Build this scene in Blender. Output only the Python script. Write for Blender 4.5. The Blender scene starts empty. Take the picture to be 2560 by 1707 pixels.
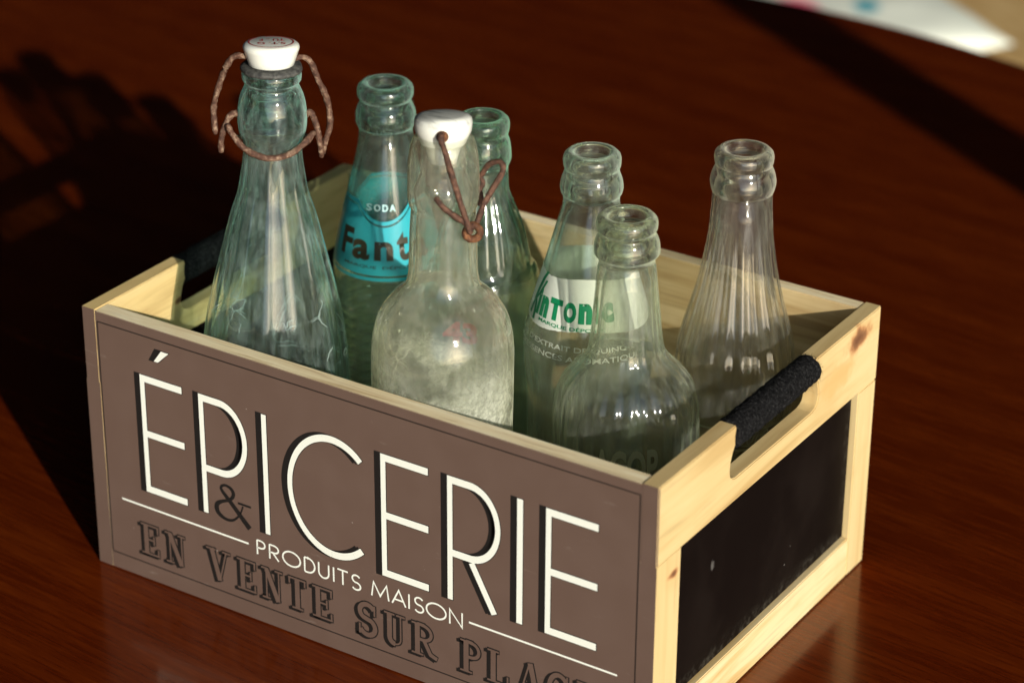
import bpy, bmesh, math, random
from mathutils import Vector, Matrix, noise

# ------------------------------------------------------------------ camera, world, sun, exposure
scene = bpy.context.scene
COL = scene.collection
L, W, H = 0.3016, 0.2000, 0.1346          # crate outer size
CAM = Vector((0.74553, -0.79802, 0.65377))

cam_d = bpy.data.cameras.new('camera')
cam = bpy.data.objects.new('camera', cam_d)
COL.objects.link(cam)
cam.location = CAM
cam.rotation_euler = (1.10817254, -0.00571051, 0.57509933)
cam_d.lens = 92.931
cam_d.sensor_width = 36
cam_d.clip_start = 0.05
cam_d.clip_end = 60
cam_d.dof.use_dof = True
cam_d.dof.focus_distance = 1.150
cam_d.dof.aperture_fstop = 7.5
scene.camera = cam

world = bpy.data.worlds.new('World')
scene.world = world
world.use_nodes = True
SUN_TO = Vector((1.0, -0.635, 0.378)).normalized()     # direction towards the sun
wn = world.node_tree
wn.nodes.clear()
def W_(t, **k):
    n = wn.nodes.new(t)
    for a, b in k.items(): setattr(n, a, b)
    return n
sky = W_('ShaderNodeTexSky', sky_type='NISHITA', sun_disc=False)
sky.sun_elevation = math.asin(SUN_TO.z)
sky.sun_rotation = math.atan2(SUN_TO.x, SUN_TO.y)
tc = W_('ShaderNodeTexCoord')
# daylight comes in through one opening in front of the table; the rest of the room is dark
dot = W_('ShaderNodeVectorMath', operation='DOT_PRODUCT')
dot.inputs[1].default_value = Vector((0.76, -0.56, 0.34)).normalized()
mr = W_('ShaderNodeMapRange', interpolation_type='SMOOTHSTEP')
mr.inputs['From Min'].default_value = 0.72
mr.inputs['From Max'].default_value = 0.83
mr.inputs['To Min'].default_value = 0.006
mr.inputs['To Max'].default_value = 1.15
sepw = W_('ShaderNodeSeparateXYZ')
mz = W_('ShaderNodeMapRange', interpolation_type='SMOOTHSTEP')
mz.inputs['From Min'].default_value = -0.30
mz.inputs['From Max'].default_value = -0.12
absz = W_('ShaderNodeVectorMath', operation='MULTIPLY_ADD')
absz.inputs[1].default_value = (1, 1, 1)
absz.inputs[2].default_value = (0, 0, 0.22)
mul = W_('ShaderNodeMath', operation='MULTIPLY')
wcol = W_('ShaderNodeMixRGB', blend_type='MULTIPLY')
wcol.inputs['Fac'].default_value = 1
bg = W_('ShaderNodeBackground')
bg.inputs['Strength'].default_value = 0.15
wo = W_('ShaderNodeOutputWorld')
l = wn.links.new
l(tc.outputs['Generated'], dot.inputs[0]); l(dot.outputs['Value'], mr.inputs['Value'])
l(tc.outputs['Generated'], sepw.inputs[0]); l(sepw.outputs['Z'], mz.inputs['Value'])
l(tc.outputs['Generated'], absz.inputs[0]); l(absz.outputs[0], sky.inputs[0])
l(mr.outputs[0], mul.inputs[0]); l(mz.outputs[0], mul.inputs[1])
l(sky.outputs[0], wcol.inputs[1]); l(mul.outputs[0], wcol.inputs[2])
l(wcol.outputs[0], bg.inputs['Color']); l(bg.outputs[0], wo.inputs['Surface'])

sun_d = bpy.data.lights.new('sun', 'SUN')
sun_d.energy = 5.0
sun_d.angle = math.radians(0.53)
sun_d.color = (1.0, 0.94, 0.82)
sun = bpy.data.objects.new('sun', sun_d)
COL.objects.link(sun)
sun.rotation_euler = SUN_TO.to_track_quat('Z', 'Y').to_euler()
sun.location = SUN_TO * 3

scene.view_settings.view_transform = 'Standard'
scene.view_settings.look = 'None'
scene.view_settings.exposure = 0.0
scene.view_settings.gamma = 1
scene.view_settings.use_curve_mapping = False
cy = scene.cycles
cy.use_denoising = True
cy.max_bounces = 20
cy.diffuse_bounces = 4
cy.glossy_bounces = 6
cy.transmission_bounces = 16
cy.transparent_max_bounces = 48
cy.sample_clamp_indirect = 6
cy.caustics_refractive = True
cy.caustics_reflective = True
cy.blur_glossy = 0.4

# ------------------------------------------------------------------ helpers
def link_obj(name, mesh, mats, parent=None):
    o = bpy.data.objects.new(name, mesh)
    COL.objects.link(o)
    for m in (mats if isinstance(mats, (list, tuple)) else [mats]):
        mesh.materials.append(m)
    if parent is not None:
        o.parent = parent
    return o

def obj(name, bm, mats, parent=None, smooth=True):
    me = bpy.data.meshes.new(name)
    bm.to_mesh(me)
    bm.free()
    if smooth:
        for p in me.polygons: p.use_smooth = True
    return link_obj(name, me, mats, parent)

def tag(o, label=None, cat=None, group=None, kind=None):
    if label: o['label'] = label
    if cat: o['category'] = cat
    if group: o['group'] = group
    if kind: o['kind'] = kind
    return o

def empty(name, loc=(0, 0, 0), rot=None):
    o = bpy.data.objects.new(name, None)
    COL.objects.link(o)
    o.location = loc
    o.empty_display_size = 0.02
    if rot is not None: o.rotation_euler = rot
    return o

def add_box(bm, a, b, mi=0, bevel=0.0):
    t = bmesh.new()
    bmesh.ops.create_cube(t, size=1)
    for v in t.verts:
        v.co = Vector([(a[i] + b[i]) / 2 + v.co[i] * (b[i] - a[i]) for i in range(3)])
    if bevel > 0:
        bmesh.ops.bevel(t, geom=t.edges[:], offset=bevel, segments=2, affect='EDGES', clamp_overlap=True)
    for f in t.faces: f.material_index = mi
    me = bpy.data.meshes.new('tmp'); t.to_mesh(me); t.free()
    bm.from_mesh(me); bpy.data.meshes.remove(me)

class NT:
    """tiny node helper"""
    def __init__(s, name):
        s.m = bpy.data.materials.new(name); s.m.use_nodes = True
        s.t = s.m.node_tree; s.t.nodes.clear()
        s.out = s.n('ShaderNodeOutputMaterial')
    def n(s, t, ins=None, **k):
        x = s.t.nodes.new(t)
        for a, b in k.items(): setattr(x, a, b)
        for a, b in (ins or {}).items():
            if isinstance(b, bpy.types.NodeSocket): s.t.links.new(b, x.inputs[a])
            else: x.inputs[a].default_value = b
        return x
    def math(s, op, a, b=None, c=None, clamp=False):
        i = {0: a}
        if b is not None: i[1] = b
        if c is not None: i[2] = c
        x = s.n('ShaderNodeMath', i, operation=op); x.use_clamp = clamp
        return x.outputs[0]
    def ramp(s, fac, stops, interp='LINEAR'):
        x = s.n('ShaderNodeValToRGB', {0: fac})
        cr = x.color_ramp; cr.interpolation = interp
        while len(cr.elements) < len(stops): cr.elements.new(0.5)
        for e, (p, c) in zip(cr.elements, stops):
            e.position = p; e.color = (*c, 1) if len(c) == 3 else c
        return x.outputs[0]
    def noise(s, vec, scale, detail=4, rough=0.55, dist=0.0):
        return s.n('ShaderNodeTexNoise', {'Vector': vec, 'Scale': scale, 'Detail': detail, 'Roughness': rough, 'Distortion': dist}).outputs['Fac']
    def mapping(s, vec, scale=(1, 1, 1), loc=(0, 0, 0), rot=(0, 0, 0)):
        return s.n('ShaderNodeMapping', {'Vector': vec, 'Location': loc, 'Rotation': rot, 'Scale': scale}).outputs[0]
    def co(s):
        return s.n('ShaderNodeTexCoord').outputs['Object']
    def mix(s, f, a, b, blend='MIX'):
        x = s.n('ShaderNodeMixRGB', {0: f, 1: a, 2: b}, blend_type=blend)
        return x.outputs[0]
    def bump(s, h, strength=0.3, dist=0.0005):
        return s.n('ShaderNodeBump', {'Height': h, 'Strength': strength, 'Distance': dist}).outputs[0]
    def maprange(s, v, a, b, c=0.0, d=1.0, interp='SMOOTHSTEP'):
        return s.n('ShaderNodeMapRange', {'Value': v, 'From Min': a, 'From Max': b, 'To Min': c, 'To Max': d}, interpolation_type=interp).outputs[0]
    def bsdf(s, **k):
        b = s.n('ShaderNodeBsdfPrincipled', {a.replace('_', ' '): v for a, v in k.items()})
        s.t.links.new(b.outputs[0], s.out.inputs[0])
        return b

def c4(c): return (c[0], c[1], c[2], 1)

# ------------------------------------------------------------------ materials
def wood(name, light, mid, dark, axis=0, seed=0.0, grain=1.0, rough=0.55, blotch=0.25, knot=None, contrast=1.0):
    t = NT(name)
    co = t.co()
    sc = [90, 90, 90]; sc[axis] = 7
    v = t.mapping(co, scale=[x * grain for x in sc], loc=(seed, seed * 1.7, seed * 0.6))
    warp = t.noise(t.mapping(co, scale=(6, 6, 6), loc=(seed, 2, 1)), 1.5, 2)
    f1 = t.noise(v, 1.0, 6, 0.6, 0.8)
    sc2 = [420, 420, 420]; sc2[axis] = 16
    f2 = t.noise(t.mapping(co, scale=sc2, loc=(seed * 3, 1, 0)), 1.0, 3, 0.6)
    a = t.math('MULTIPLY_ADD', warp, 0.5, f1)
    a = t.math('SUBTRACT', a, 0.25)
    a = t.math('MULTIPLY_ADD', t.math('SUBTRACT', a, 0.5), contrast, 0.5)
    col = t.ramp(a, [(0.30, dark), (0.47, mid), (0.66, light)])
    pores = t.maprange(f2, 0.30, 0.42, 0.72, 1.0)
    col = t.mix(0.55, col, t.mix(1.0, col, t.n('ShaderNodeCombineColor', {0: pores, 1: pores, 2: pores}).outputs[0], 'MULTIPLY'))
    bl = t.noise(t.mapping(co, loc=(seed * 2, 0, 3)), 22, 3)
    blf = t.maprange(bl, 0.5, 0.72, 0, blotch)
    col = t.mix(blf, col, c4([x * y for x, y in zip(mid, (0.80, 0.66, 0.50))]))
    if knot:
        for kk in knot:
            p, r, cc = kk[:3]
            sub = t.n('ShaderNodeVectorMath', {0: co, 1: p}, operation='SUBTRACT').outputs[0]
            st = t.n('ShaderNodeVectorMath', {0: sub, 1: (1, 0.62, 1.25)}, operation='MULTIPLY').outputs[0]
            ln = t.n('ShaderNodeVectorMath', {0: st}, operation='LENGTH').outputs['Value']
            wob = t.math('MULTIPLY_ADD', t.math('SUBTRACT', t.noise(co, 160, 3), 0.5), r * 1.1, ln)
            k = t.maprange(wob, r * 0.35, r, 1, 0)
            ring = t.ramp(t.math('MULTIPLY', wob, 1 / r), [(0.0, (0.16, 0.07, 0.035)), (0.35, (0.26, 0.13, 0.06)), (0.6, (0.46, 0.19, 0.07)), (1.0, cc)])
            if len(kk) > 3: ring = t.mix(t.noise(v, 2.0, 4), (0.64, 0.38, 0.15, 1), c4(cc))
            col = t.mix(k, col, ring)
    b = t.bsdf(Base_Color=col, Roughness=rough)
    b.inputs['Specular IOR Level'].default_value = 0.35
    hb = t.math('MULTIPLY_ADD', f2, 0.6, f1)
    t.t.links.new(t.bump(hb, 0.25, 0.0004), b.inputs['Normal'])
    return t.m

PINE_L, PINE_M, PINE_D = (0.71, 0.565, 0.300), (0.65, 0.490, 0.235), (0.50, 0.335, 0.135)
M = {}
M['rail'] = wood('rail_wood', PINE_L, PINE_M, PINE_D, axis=1, seed=1.3, contrast=0.7,
                 knot=[((L, 0.1785, 0.1268), 0.0105, (0.70, 0.47, 0.20)), ((L, 0.158, 0.1155), 0.0130, (0.66, 0.46, 0.20), 1)])
M['stile'] = wood('stile_wood', PINE_L, PINE_M, PINE_D, axis=2, seed=4.1, contrast=0.6,
                  knot=[((L, 0.0135, 0.088), 0.0035, (0.72, 0.44, 0.2))])
M['foot'] = wood('foot_wood', (0.77, 0.63, 0.36), (0.67, 0.49, 0.225), (0.50, 0.30, 0.10), axis=1, seed=7.7, contrast=1.4)
M['end_left'] = wood('left_end_wood', PINE_L, (0.70, 0.52, 0.23), PINE_D, axis=1, seed=9.2, contrast=0.8,
                     knot=[((0.008, 0.0575, 0.1163), 0.003, (0.8, 0.52, 0.22))])
M['ply'] = wood('ply_wood', (0.62, 0.49, 0.27), (0.46, 0.33, 0.155), (0.27, 0.165, 0.065), axis=0, seed=2.9, grain=0.7, blotch=0.55, contrast=1.5)
M['ply_edge'] = wood('ply_edge_wood', (0.98, 0.87, 0.60), (0.90, 0.76, 0.48), (0.66, 0.50, 0.28), axis=0, seed=5.5, grain=3.4, rough=0.7, contrast=1.0)
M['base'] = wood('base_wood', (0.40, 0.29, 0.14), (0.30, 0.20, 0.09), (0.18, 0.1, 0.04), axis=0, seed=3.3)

def brown_paint():
    t = NT('brown_paint')
    co = t.co()
    n1 = t.noise(co, 60, 4)
    col = t.mix(t.maprange(n1, 0.35, 0.7), (0.136, 0.089, 0.070, 1), (0.143, 0.094, 0.074, 1))
    vor = t.n('ShaderNodeTexVoronoi', {'Vector': t.mapping(co, scale=(1, 1, 1.6)), 'Scale': 95, 'Randomness': 1})
    sp = t.maprange(vor.outputs['Distance'], 0.02, 0.05, 1, 0)
    sel = t.math('GREATER_THAN', t.noise(co, 23, 2), 0.55)
    col = t.mix(t.math('MULTIPLY', t.math('MULTIPLY', sp, sel), 0.75), col, (0.55, 0.50, 0.45, 1))
    scr = t.maprange(t.noise(t.mapping(co, scale=(14, 90, 60), rot=(0, 0.4, 0)), 3, 5, 0.7), 0.62, 0.78, 0, 0.22)
    col = t.mix(scr, col, (0.5, 0.46, 0.4, 1))
    b = t.bsdf(Base_Color=col, Roughness=t.maprange(n1, 0.3, 0.8, 0.38, 0.55))
    t.t.links.new(t.bump(t.noise(co, 700, 3), 0.12, 0.0002), b.inputs['Normal'])
    return t.m
M['brown'] = brown_paint()

def flat_paint(name, col, rough=0.5, var=0.1, wear=False):
    t = NT(name)
    n1 = t.noise(t.co(), 300, 3)
    c2 = tuple(x * (1 - var) for x in col)
    cc = t.mix(n1, c4(c2), c4(col))
    if wear:
        wr = t.maprange(t.noise(t.co(), 900, 4, 0.8), 0.66, 0.72, 0, 0.8)
        ms = t.maprange(t.noise(t.co(), 45, 2), 0.50, 0.62)
        cc = t.mix(t.math('MULTIPLY', wr, ms), cc, (0.14, 0.092, 0.072, 1))
    t.bsdf(Base_Color=cc, Roughness=rough)
    return t.m
M['black_ink'] = flat_paint('black_ink', (0.014, 0.013, 0.012), 0.5, wear=True)
M['thin_ink'] = flat_paint('thin_black_ink', (0.025, 0.02, 0.017), 0.42)
M['white_ink'] = flat_paint('white_ink', (0.92, 0.96, 0.87), 0.5, 0.03, wear=True)
M['seam'] = flat_paint('bare_seam', (0.30, 0.24, 0.19), 0.6, 0.5)

def chalkboard():
    t = NT('chalkboard')
    co = t.co()
    n1 = t.noise(co, 25, 5)
    col = t.mix(t.maprange(n1, 0.4, 0.75), (0.0060, 0.0040, 0.0034, 1), (0.0105, 0.0075, 0.0062, 1))
    sep = t.n('ShaderNodeSeparateXYZ', {0: co})
    low = t.maprange(sep.outputs['Z'], 0.022, 0.030, 1, 0)
    right = t.maprange(sep.outputs['Y'], 0.176, 0.183, 0, 1)
    edge = t.math('MAXIMUM', low, right)
    dn = t.maprange(t.noise(co, 260, 5, 0.7), 0.42, 0.75, 0.0, 1.0)
    col = t.mix(t.math('MULTIPLY', t.math('MULTIPLY', edge, dn), 0.10), col, (0.40, 0.37, 0.30, 1))
    vor = t.n('ShaderNodeTexVoronoi', {'Vector': co, 'Scale': 130, 'Randomness': 1})
    sp = t.maprange(vor.outputs['Distance'], 0.02, 0.06, 1, 0)
    sel = t.math('GREATER_THAN', t.noise(co, 31, 2), 0.60)
    col = t.mix(t.math('MULTIPLY', t.math('MULTIPLY', sp, sel), 0.5), col, (0.5, 0.48, 0.44, 1))
    # chalk smudge
    sub = t.n('ShaderNodeVectorMath', {0: co, 1: (L - 0.004, 0.0545, 0.0705)}, operation='SUBTRACT').outputs[0]
    ln = t.n('ShaderNodeVectorMath', {0: t.n('ShaderNodeVectorMath', {0: sub, 1: (0, 1.5, 0.9)}, operation='MULTIPLY').outputs[0]}, operation='LENGTH').outputs['Value']
    sm = t.maprange(t.math('MULTIPLY_ADD', t.math('SUBTRACT', t.noise(co, 500, 3), 0.5), 0.004, ln), 0.0008, 0.0030, 0.22, 0)
    col = t.mix(sm, col, (0.40, 0.38, 0.36, 1))
    b = t.bsdf(Base_Color=col, Roughness=0.55)
    b.inputs['Specular IOR Level'].default_value = 0.04
    return t.m
M['chalk'] = chalkboard()

def felt():
    t = NT('black_wool')
    co = t.co()
    n1 = t.noise(co, 760, 6, 0.8)
    col = t.ramp(n1, [(0.36, (0.003, 0.003, 0.003)), (0.55, (0.018, 0.018, 0.019)), (0.72, (0.085, 0.085, 0.083))])
    b = t.bsdf(Base_Color=col, Roughness=0.9)
    b.inputs['Sheen Weight'].default_value = 0.0
    b.inputs['Sheen Roughness'].default_value = 0.4
    b.inputs['Sheen Tint'].default_value = (0.6, 0.6, 0.62, 1)
    b.inputs['Specular IOR Level'].default_value = 0.05
    t.t.links.new(t.bump(n1, 0.9, 0.0012), b.inputs['Normal'])
    return t.m
M['felt'] = felt()

def mahogany():
    t = NT('mahogany')
    co = t.co()
    rz = 0.10
    v = t.mapping(co, scale=(1, 1, 1), rot=(0, 0, rz))
    warp = t.noise(t.mapping(v, scale=(2.2, 5, 1)), 1.0, 3)
    st = t.mapping(v, scale=(2.2, 13, 1))
    # cathedral figure
    w = t.n('ShaderNodeTexWave', {'Vector': t.mapping(v, scale=(0.35, 2.0, 1), loc=(0.3, 0, 0)), 'Scale': 4.2, 'Distortion': 9.0, 'Detail': 3.5, 'Detail Scale': 0.75, 'Detail Roughness': 0.55},
            wave_type='BANDS', bands_direction='Y').outputs['Fac']
    f1 = t.noise(st, 3.0, 6, 0.62, 0.6)
    f2 = t.noise(t.mapping(v, scale=(9, 150, 1)), 3.0, 5, 0.7)
    a = t.math('MULTIPLY_ADD', w, 0.06, t.math('MULTIPLY', f1, 0.30))
    a = t.math('MULTIPLY_ADD', f2, 0.68, a)
    a = t.math('MULTIPLY_ADD', warp, 0.05, a)
    col = t.ramp(a, [(0.24, (0.050, 0.0056, 0.0005)), (0.48, (0.080, 0.0098, 0.0009)), (0.62, (0.118, 0.0175, 0.0015)), (0.80, (0.180, 0.033, 0.003))])
    b = t.bsdf(Base_Color=col, Roughness=0.20)
    b.inputs['Specular IOR Level'].default_value = 0.62
    b.inputs['Specular Tint'].default_value = (1.0, 0.42, 0.14, 1)
    b.inputs['Coat Weight'].default_value = 0.35
    b.inputs['Coat IOR'].default_value = 1.40
    b.inputs['Coat Roughness'].default_value = 0.10
    # dust specks
    vor = t.n('ShaderNodeTexVoronoi', {'Vector': co, 'Scale': 60, 'Randomness': 1})
    sp = t.maprange(vor.outputs['Distance'], 0.012, 0.030, 1, 0)
    sel = t.math('GREATER_THAN', t.noise(co, 40, 2), 0.56)
    c2 = t.mix(t.math('MULTIPLY', t.math('MULTIPLY', sp, sel), 0.55), col, (0.42, 0.3, 0.22, 1))
    t.t.links.new(c2, b.inputs['Base Color'])
    h = t.math('MULTIPLY_ADD', f2, 0.4, f1)
    t.t.links.new(t.bump(h, 0.14, 0.0006), b.inputs['Normal'])
    cb = t.bump(t.noise(t.mapping(v, scale=(2, 14, 1)), 9, 3), 0.05, 0.0006)
    t.t.links.new(cb, b.inputs['Coat Normal'])
    return t.m
M['mahogany'] = mahogany()

def glass(name, tint, dust=0.06, dust_col=(0.80, 0.84, 0.78), rough=0.0, streak=1.0, speck=0.0, refr=0.85, haze_z=None, fin=None, rim_glow=0.30, mott=1.0, scratch=None):
    """old bottle glass: clear where it faces, refracting and deeper coloured where the wall turns away, with a film of dust and a painted glow along the edges"""
    t = NT(name)
    co = t.co()
    lw = t.n('ShaderNodeLayerWeight', {'Blend': 0.5}).outputs['Facing']
    cosv = t.math('MAXIMUM', t.math('SUBTRACT', 1.0, lw), 0.28)
    inv = t.math('DIVIDE', 1.0, cosv)
    ch = [t.math('POWER', x, inv) for x in tint]
    tcol = t.n('ShaderNodeCombineColor', {0: ch[0], 1: ch[1], 2: ch[2]}).outputs[0]
    n_big = t.noise(co, 110, 5, 0.65)
    n_fine = t.noise(co, 1400, 3, 0.7)
    n_v = t.noise(t.mapping(co, scale=(420, 420, 26)), 1.0, 4, 0.6)
    bmp = t.bump(t.math('MULTIPLY_ADD', n_fine, 0.10, t.noise(co, 45, 3)), 0.03, 0.0012)
    transp = t.n('ShaderNodeBsdfTransparent', {'Color': tcol})
    if fin:      # more glass to look through in the finish: deeper colour
        zf = t.maprange(t.n('ShaderNodeSeparateXYZ', {0: co}).outputs['Z'], fin - 0.001, fin + 0.002, 0, 1)
        dk = t.n('ShaderNodeVectorMath', {0: tcol, 1: c4([x * x for x in tint])[:3]}, operation='MULTIPLY').outputs[0]
        gcol = t.mix(zf, tcol, dk)
    else: gcol = tcol
    gl = t.n('ShaderNodeBsdfGlass', {'Color': gcol, 'Roughness': rough + 0.01, 'IOR': 1.46, 'Normal': bmp})
    f = t.maprange(lw, 0.30, 0.88, 0.10, refr)
    zc = t.n('ShaderNodeSeparateXYZ', {0: co}).outputs['Z']
    if fin:      # the thick finish refracts all over
        f = t.math('MAXIMUM', f, t.maprange(zc, fin - 0.001, fin + 0.002, 0, 0.92))
    body = t.n('ShaderNodeMixShader', {0: f, 1: transp.outputs[0], 2: gl.outputs[0]})
    # schlick reflection of the clear part
    p5 = t.math('POWER', lw, 5.0)
    fr = t.math('MULTIPLY_ADD', p5, 0.75, 0.060)
    gloss = t.n('ShaderNodeBsdfGlossy', {'Color': (1, 1, 1, 1), 'Roughness': max(0.07, rough), 'Normal': bmp})
    s1 = t.n('ShaderNodeMixShader', {0: fr, 1: body.outputs[0], 2: gloss.outputs[0]})
    # dust film, with the glow of lit glass edges painted into it below
    d = t.math('MULTIPLY', t.maprange(n_big, 0.36, 0.72, 1 - 0.6 * mott, 1 + 0.6 * mott), dust)
    d = t.math('MULTIPLY', d, t.maprange(n_v, 0.35, 0.70, 1.0 - 0.45 * streak, 1.0 + 0.8 * streak))
    d = t.math('MULTIPLY', d, t.math('MINIMUM', inv, 2.6))
    if speck > 0:
        vor = t.n('ShaderNodeTexVoronoi', {'Vector': co, 'Scale': 900, 'Randomness': 1})
        sp = t.maprange(vor.outputs['Distance'], 0.16, 0.30, 1, 0)
        sel = t.maprange(t.noise(co, 160, 3), 0.47, 0.62, 0, 1)
        d = t.math('MULTIPLY_ADD', t.math('MULTIPLY', sp, sel), speck, d)
    if haze_z:
        z = t.n('ShaderNodeSeparateXYZ', {0: co}).outputs['Z']
        hz = t.maprange(z, haze_z[0], haze_z[1], haze_z[2], 0)
        hz = t.math('MULTIPLY', hz, t.math('MULTIPLY', t.maprange(t.noise(co, 48, 3, 0.6), 0.42, 0.60, 0.10, 1.2), t.maprange(t.noise(co, 420, 6, 0.8), 0.36, 0.64, 0.35, 1.6)))
        d = t.math('ADD', d, hz)
    if scratch:      # hairline scratches and cracks, low on the body
        nz = t.n('ShaderNodeTexNoise', {'Vector': co, 'Scale': 90, 'Detail': 4}).outputs['Color']
        wv = t.n('ShaderNodeVectorMath', {0: nz, 1: (0.006, 0.006, 0.006), 2: co}, operation='MULTIPLY_ADD').outputs[0]
        ve = t.n('ShaderNodeTexVoronoi', {'Vector': wv, 'Scale': 48}, feature='DISTANCE_TO_EDGE').outputs['Distance']
        ln = t.maprange(ve, 0.004, 0.016, 1, 0)
        msk = t.math('MULTIPLY', t.maprange(t.noise(co, 38, 2), 0.50, 0.60), t.maprange(zc, scratch[0], scratch[1], 1, 0))
        d = t.math('MULTIPLY_ADD', t.math('MULTIPLY', ln, msk), scratch[2], d)
    d = t.math('ADD', d, t.maprange(lw, 0.80, 0.98, 0, rim_glow))  # painted glow: bright rim standing in for light caught in the edges
    if fin: d = t.math('ADD', d, t.math('MULTIPLY', t.maprange(zc, fin - 0.001, fin + 0.002, 0, 0.50), t.maprange(lw, 0.35, 0.85)))  # same painted glow on the finish rings
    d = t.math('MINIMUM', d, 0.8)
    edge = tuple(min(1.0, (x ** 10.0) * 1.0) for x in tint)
    dust_glow_col = t.mix(t.maprange(lw, 0.35, 0.85, 0, 0.9), c4(dust_col), c4(edge))  # dust colour, turning to the painted glow's tint at the edges
    dif = t.n('ShaderNodeBsdfDiffuse', {'Color': dust_glow_col, 'Roughness': 0.5})
    tr = t.n('ShaderNodeBsdfTranslucent', {'Color': dust_glow_col})
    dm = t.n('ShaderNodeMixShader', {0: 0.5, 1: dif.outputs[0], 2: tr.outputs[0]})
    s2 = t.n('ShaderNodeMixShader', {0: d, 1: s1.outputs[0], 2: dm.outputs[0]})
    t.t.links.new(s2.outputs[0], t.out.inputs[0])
    return t.m

M['glass_aqua'] = glass('aqua_glass', (0.918, 0.970, 0.956), dust=0.036, dust_col=(0.74, 0.88, 0.84), streak=1.9, fin=0.214, rim_glow=0.38, scratch=(0.128, 0.150, 0.5))
M['glass_teal'] = glass('teal_green_glass', (0.905, 0.960, 0.938), fin=0.184, rim_glow=0.45, dust=0.030, dust_col=(0.70, 0.82, 0.78), speck=0.30)
M['glass_frost'] = glass('frosted_pale_glass', (0.968, 0.970, 0.940), dust=0.066, dust_col=(0.86, 0.88, 0.76), rough=0.05, streak=0.8, mott=0.9, rim_glow=0.36, haze_z=(0.104, 0.142, 0.42), scratch=(0.120, 0.140, 0.25))
M['glass_green'] = glass('pale_green_glass', (0.895, 0.962, 0.925), fin=0.182, rim_glow=0.42, dust=0.042, dust_col=(0.72, 0.84, 0.76))
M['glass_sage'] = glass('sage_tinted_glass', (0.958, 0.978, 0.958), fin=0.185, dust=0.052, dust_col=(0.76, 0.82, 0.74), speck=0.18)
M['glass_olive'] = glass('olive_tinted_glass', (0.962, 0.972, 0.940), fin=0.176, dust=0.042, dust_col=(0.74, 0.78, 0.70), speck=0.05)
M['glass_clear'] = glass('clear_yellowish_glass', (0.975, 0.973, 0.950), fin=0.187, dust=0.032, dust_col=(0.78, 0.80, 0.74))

def porcelain(name, stain):
    t = NT(name)
    co = t.co()
    n1 = t.noise(co, 240, 4, 0.6)
    col = t.mix(t.maprange(n1, 0.62, 0.75, 0, stain), (0.86, 0.88, 0.80, 1), (0.42, 0.30, 0.14, 1))
    n2 = t.noise(t.mapping(co, scale=(60, 240, 60), rot=(0, 0, 0.5)), 1, 3)
    z = t.n('ShaderNodeSeparateXYZ', {0: co}).outputs['Z']
    if stain > 0.3:
        top = t.maprange(z, 0.2375, 0.2395, 0, 1)
        col = t.mix(t.math('MULTIPLY', top, t.maprange(n2, 0.42, 0.62, 0.05, 0.75)), col, (0.30, 0.31, 0.29, 1))
    b = t.bsdf(Base_Color=col, Roughness=0.22)
    b.inputs['Coat Weight'].default_value = 0.4
    b.inputs['Subsurface Weight'].default_value = 0.08
    b.inputs['Subsurface Radius'].default_value = (0.004, 0.004, 0.003)
    b.inputs['Subsurface Scale'].default_value = 0.5
    return t.m
M['porcelain'] = porcelain('porcelain', 0.25)
M['porcelain_worn'] = porcelain('worn_porcelain', 0.35)

def rust(name, a, b_, c):
    t = NT(name)
    co = t.co()
    n1 = t.noise(co, 420, 5, 0.7)
    n2 = t.noise(co, 120, 3)
    col = t.ramp(n1, [(0.30, a), (0.5, b_), (0.68, c)])
    col = t.mix(t.maprange(n2, 0.5, 0.7, 0, 0.5), col, c4([x * 0.55 for x in b_]))
    b = t.bsdf(Base_Color=col, Roughness=0.72)
    b.inputs['Metallic'].default_value = 0.1
    t.t.links.new(t.bump(t.noise(co, 900, 5, 0.7), 0.8, 0.0006), b.inputs['Normal'])
    return t.m
M['rust'] = rust('rusty_wire', (0.030, 0.012, 0.007), (0.105, 0.045, 0.026), (0.33, 0.225, 0.15))
M['rust_dark'] = rust('dark_rusty_wire', (0.022, 0.010, 0.007), (0.085, 0.036, 0.021), (0.21, 0.105, 0.065))
M['rust_orange'] = rust('orange_rust', (0.035, 0.013, 0.007), (0.13, 0.048, 0.018), (0.30, 0.13, 0.05))

def rubber():
    t = NT('old_rubber')
    n1 = t.noise(t.co(), 500, 4)
    b = t.bsdf(Base_Color=t.ramp(n1, [(0.35, (0.018, 0.018, 0.018)), (0.7, (0.10, 0.10, 0.09))]), Roughness=0.7)
    t.t.links.new(t.bump(n1, 0.5, 0.0004), b.inputs['Normal'])
    return t.m
M['rubber'] = rubber()

def label_paint(name, col, trans=0.35, edge=None):
    t = NT(name)
    co = t.co()
    n1 = t.noise(co, 700, 3)
    c2 = tuple(x * 0.9 for x in col)
    cc = t.mix(n1, c4(c2), c4(col))
    pr = t.n('ShaderNodeBsdfPrincipled', {'Base Color': cc, 'Roughness': 0.28})
    tr = t.n('ShaderNodeBsdfTranslucent', {'Color': cc})
    mx = t.n('ShaderNodeMixShader', {0: trans, 1: pr.outputs[0], 2: tr.outputs[0]})
    t.t.links.new(mx.outputs[0], t.out.inputs[0])
    return t.m
M['lab_teal'] = label_paint('turquoise_print', (0.045, 0.50, 0.60), 0.2)
M['lab_line'] = label_paint('brown_print', (0.045, 0.040, 0.024), 0.1)
M['lab_cyan'] = label_paint('pale_blue_print', (0.55, 0.88, 0.90), 0.1)
M['lab_white'] = label_paint('white_print', (0.90, 0.95, 0.86), 0.25)
M['lab_green'] = label_paint('green_print', (0.008, 0.29, 0.12), 0.2)
M['lab_grey'] = label_paint('grey_print', (0.58, 0.60, 0.50), 0.3)
M['lab_olive'] = label_paint('olive_print', (0.58, 0.58, 0.34), 0.3)
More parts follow.
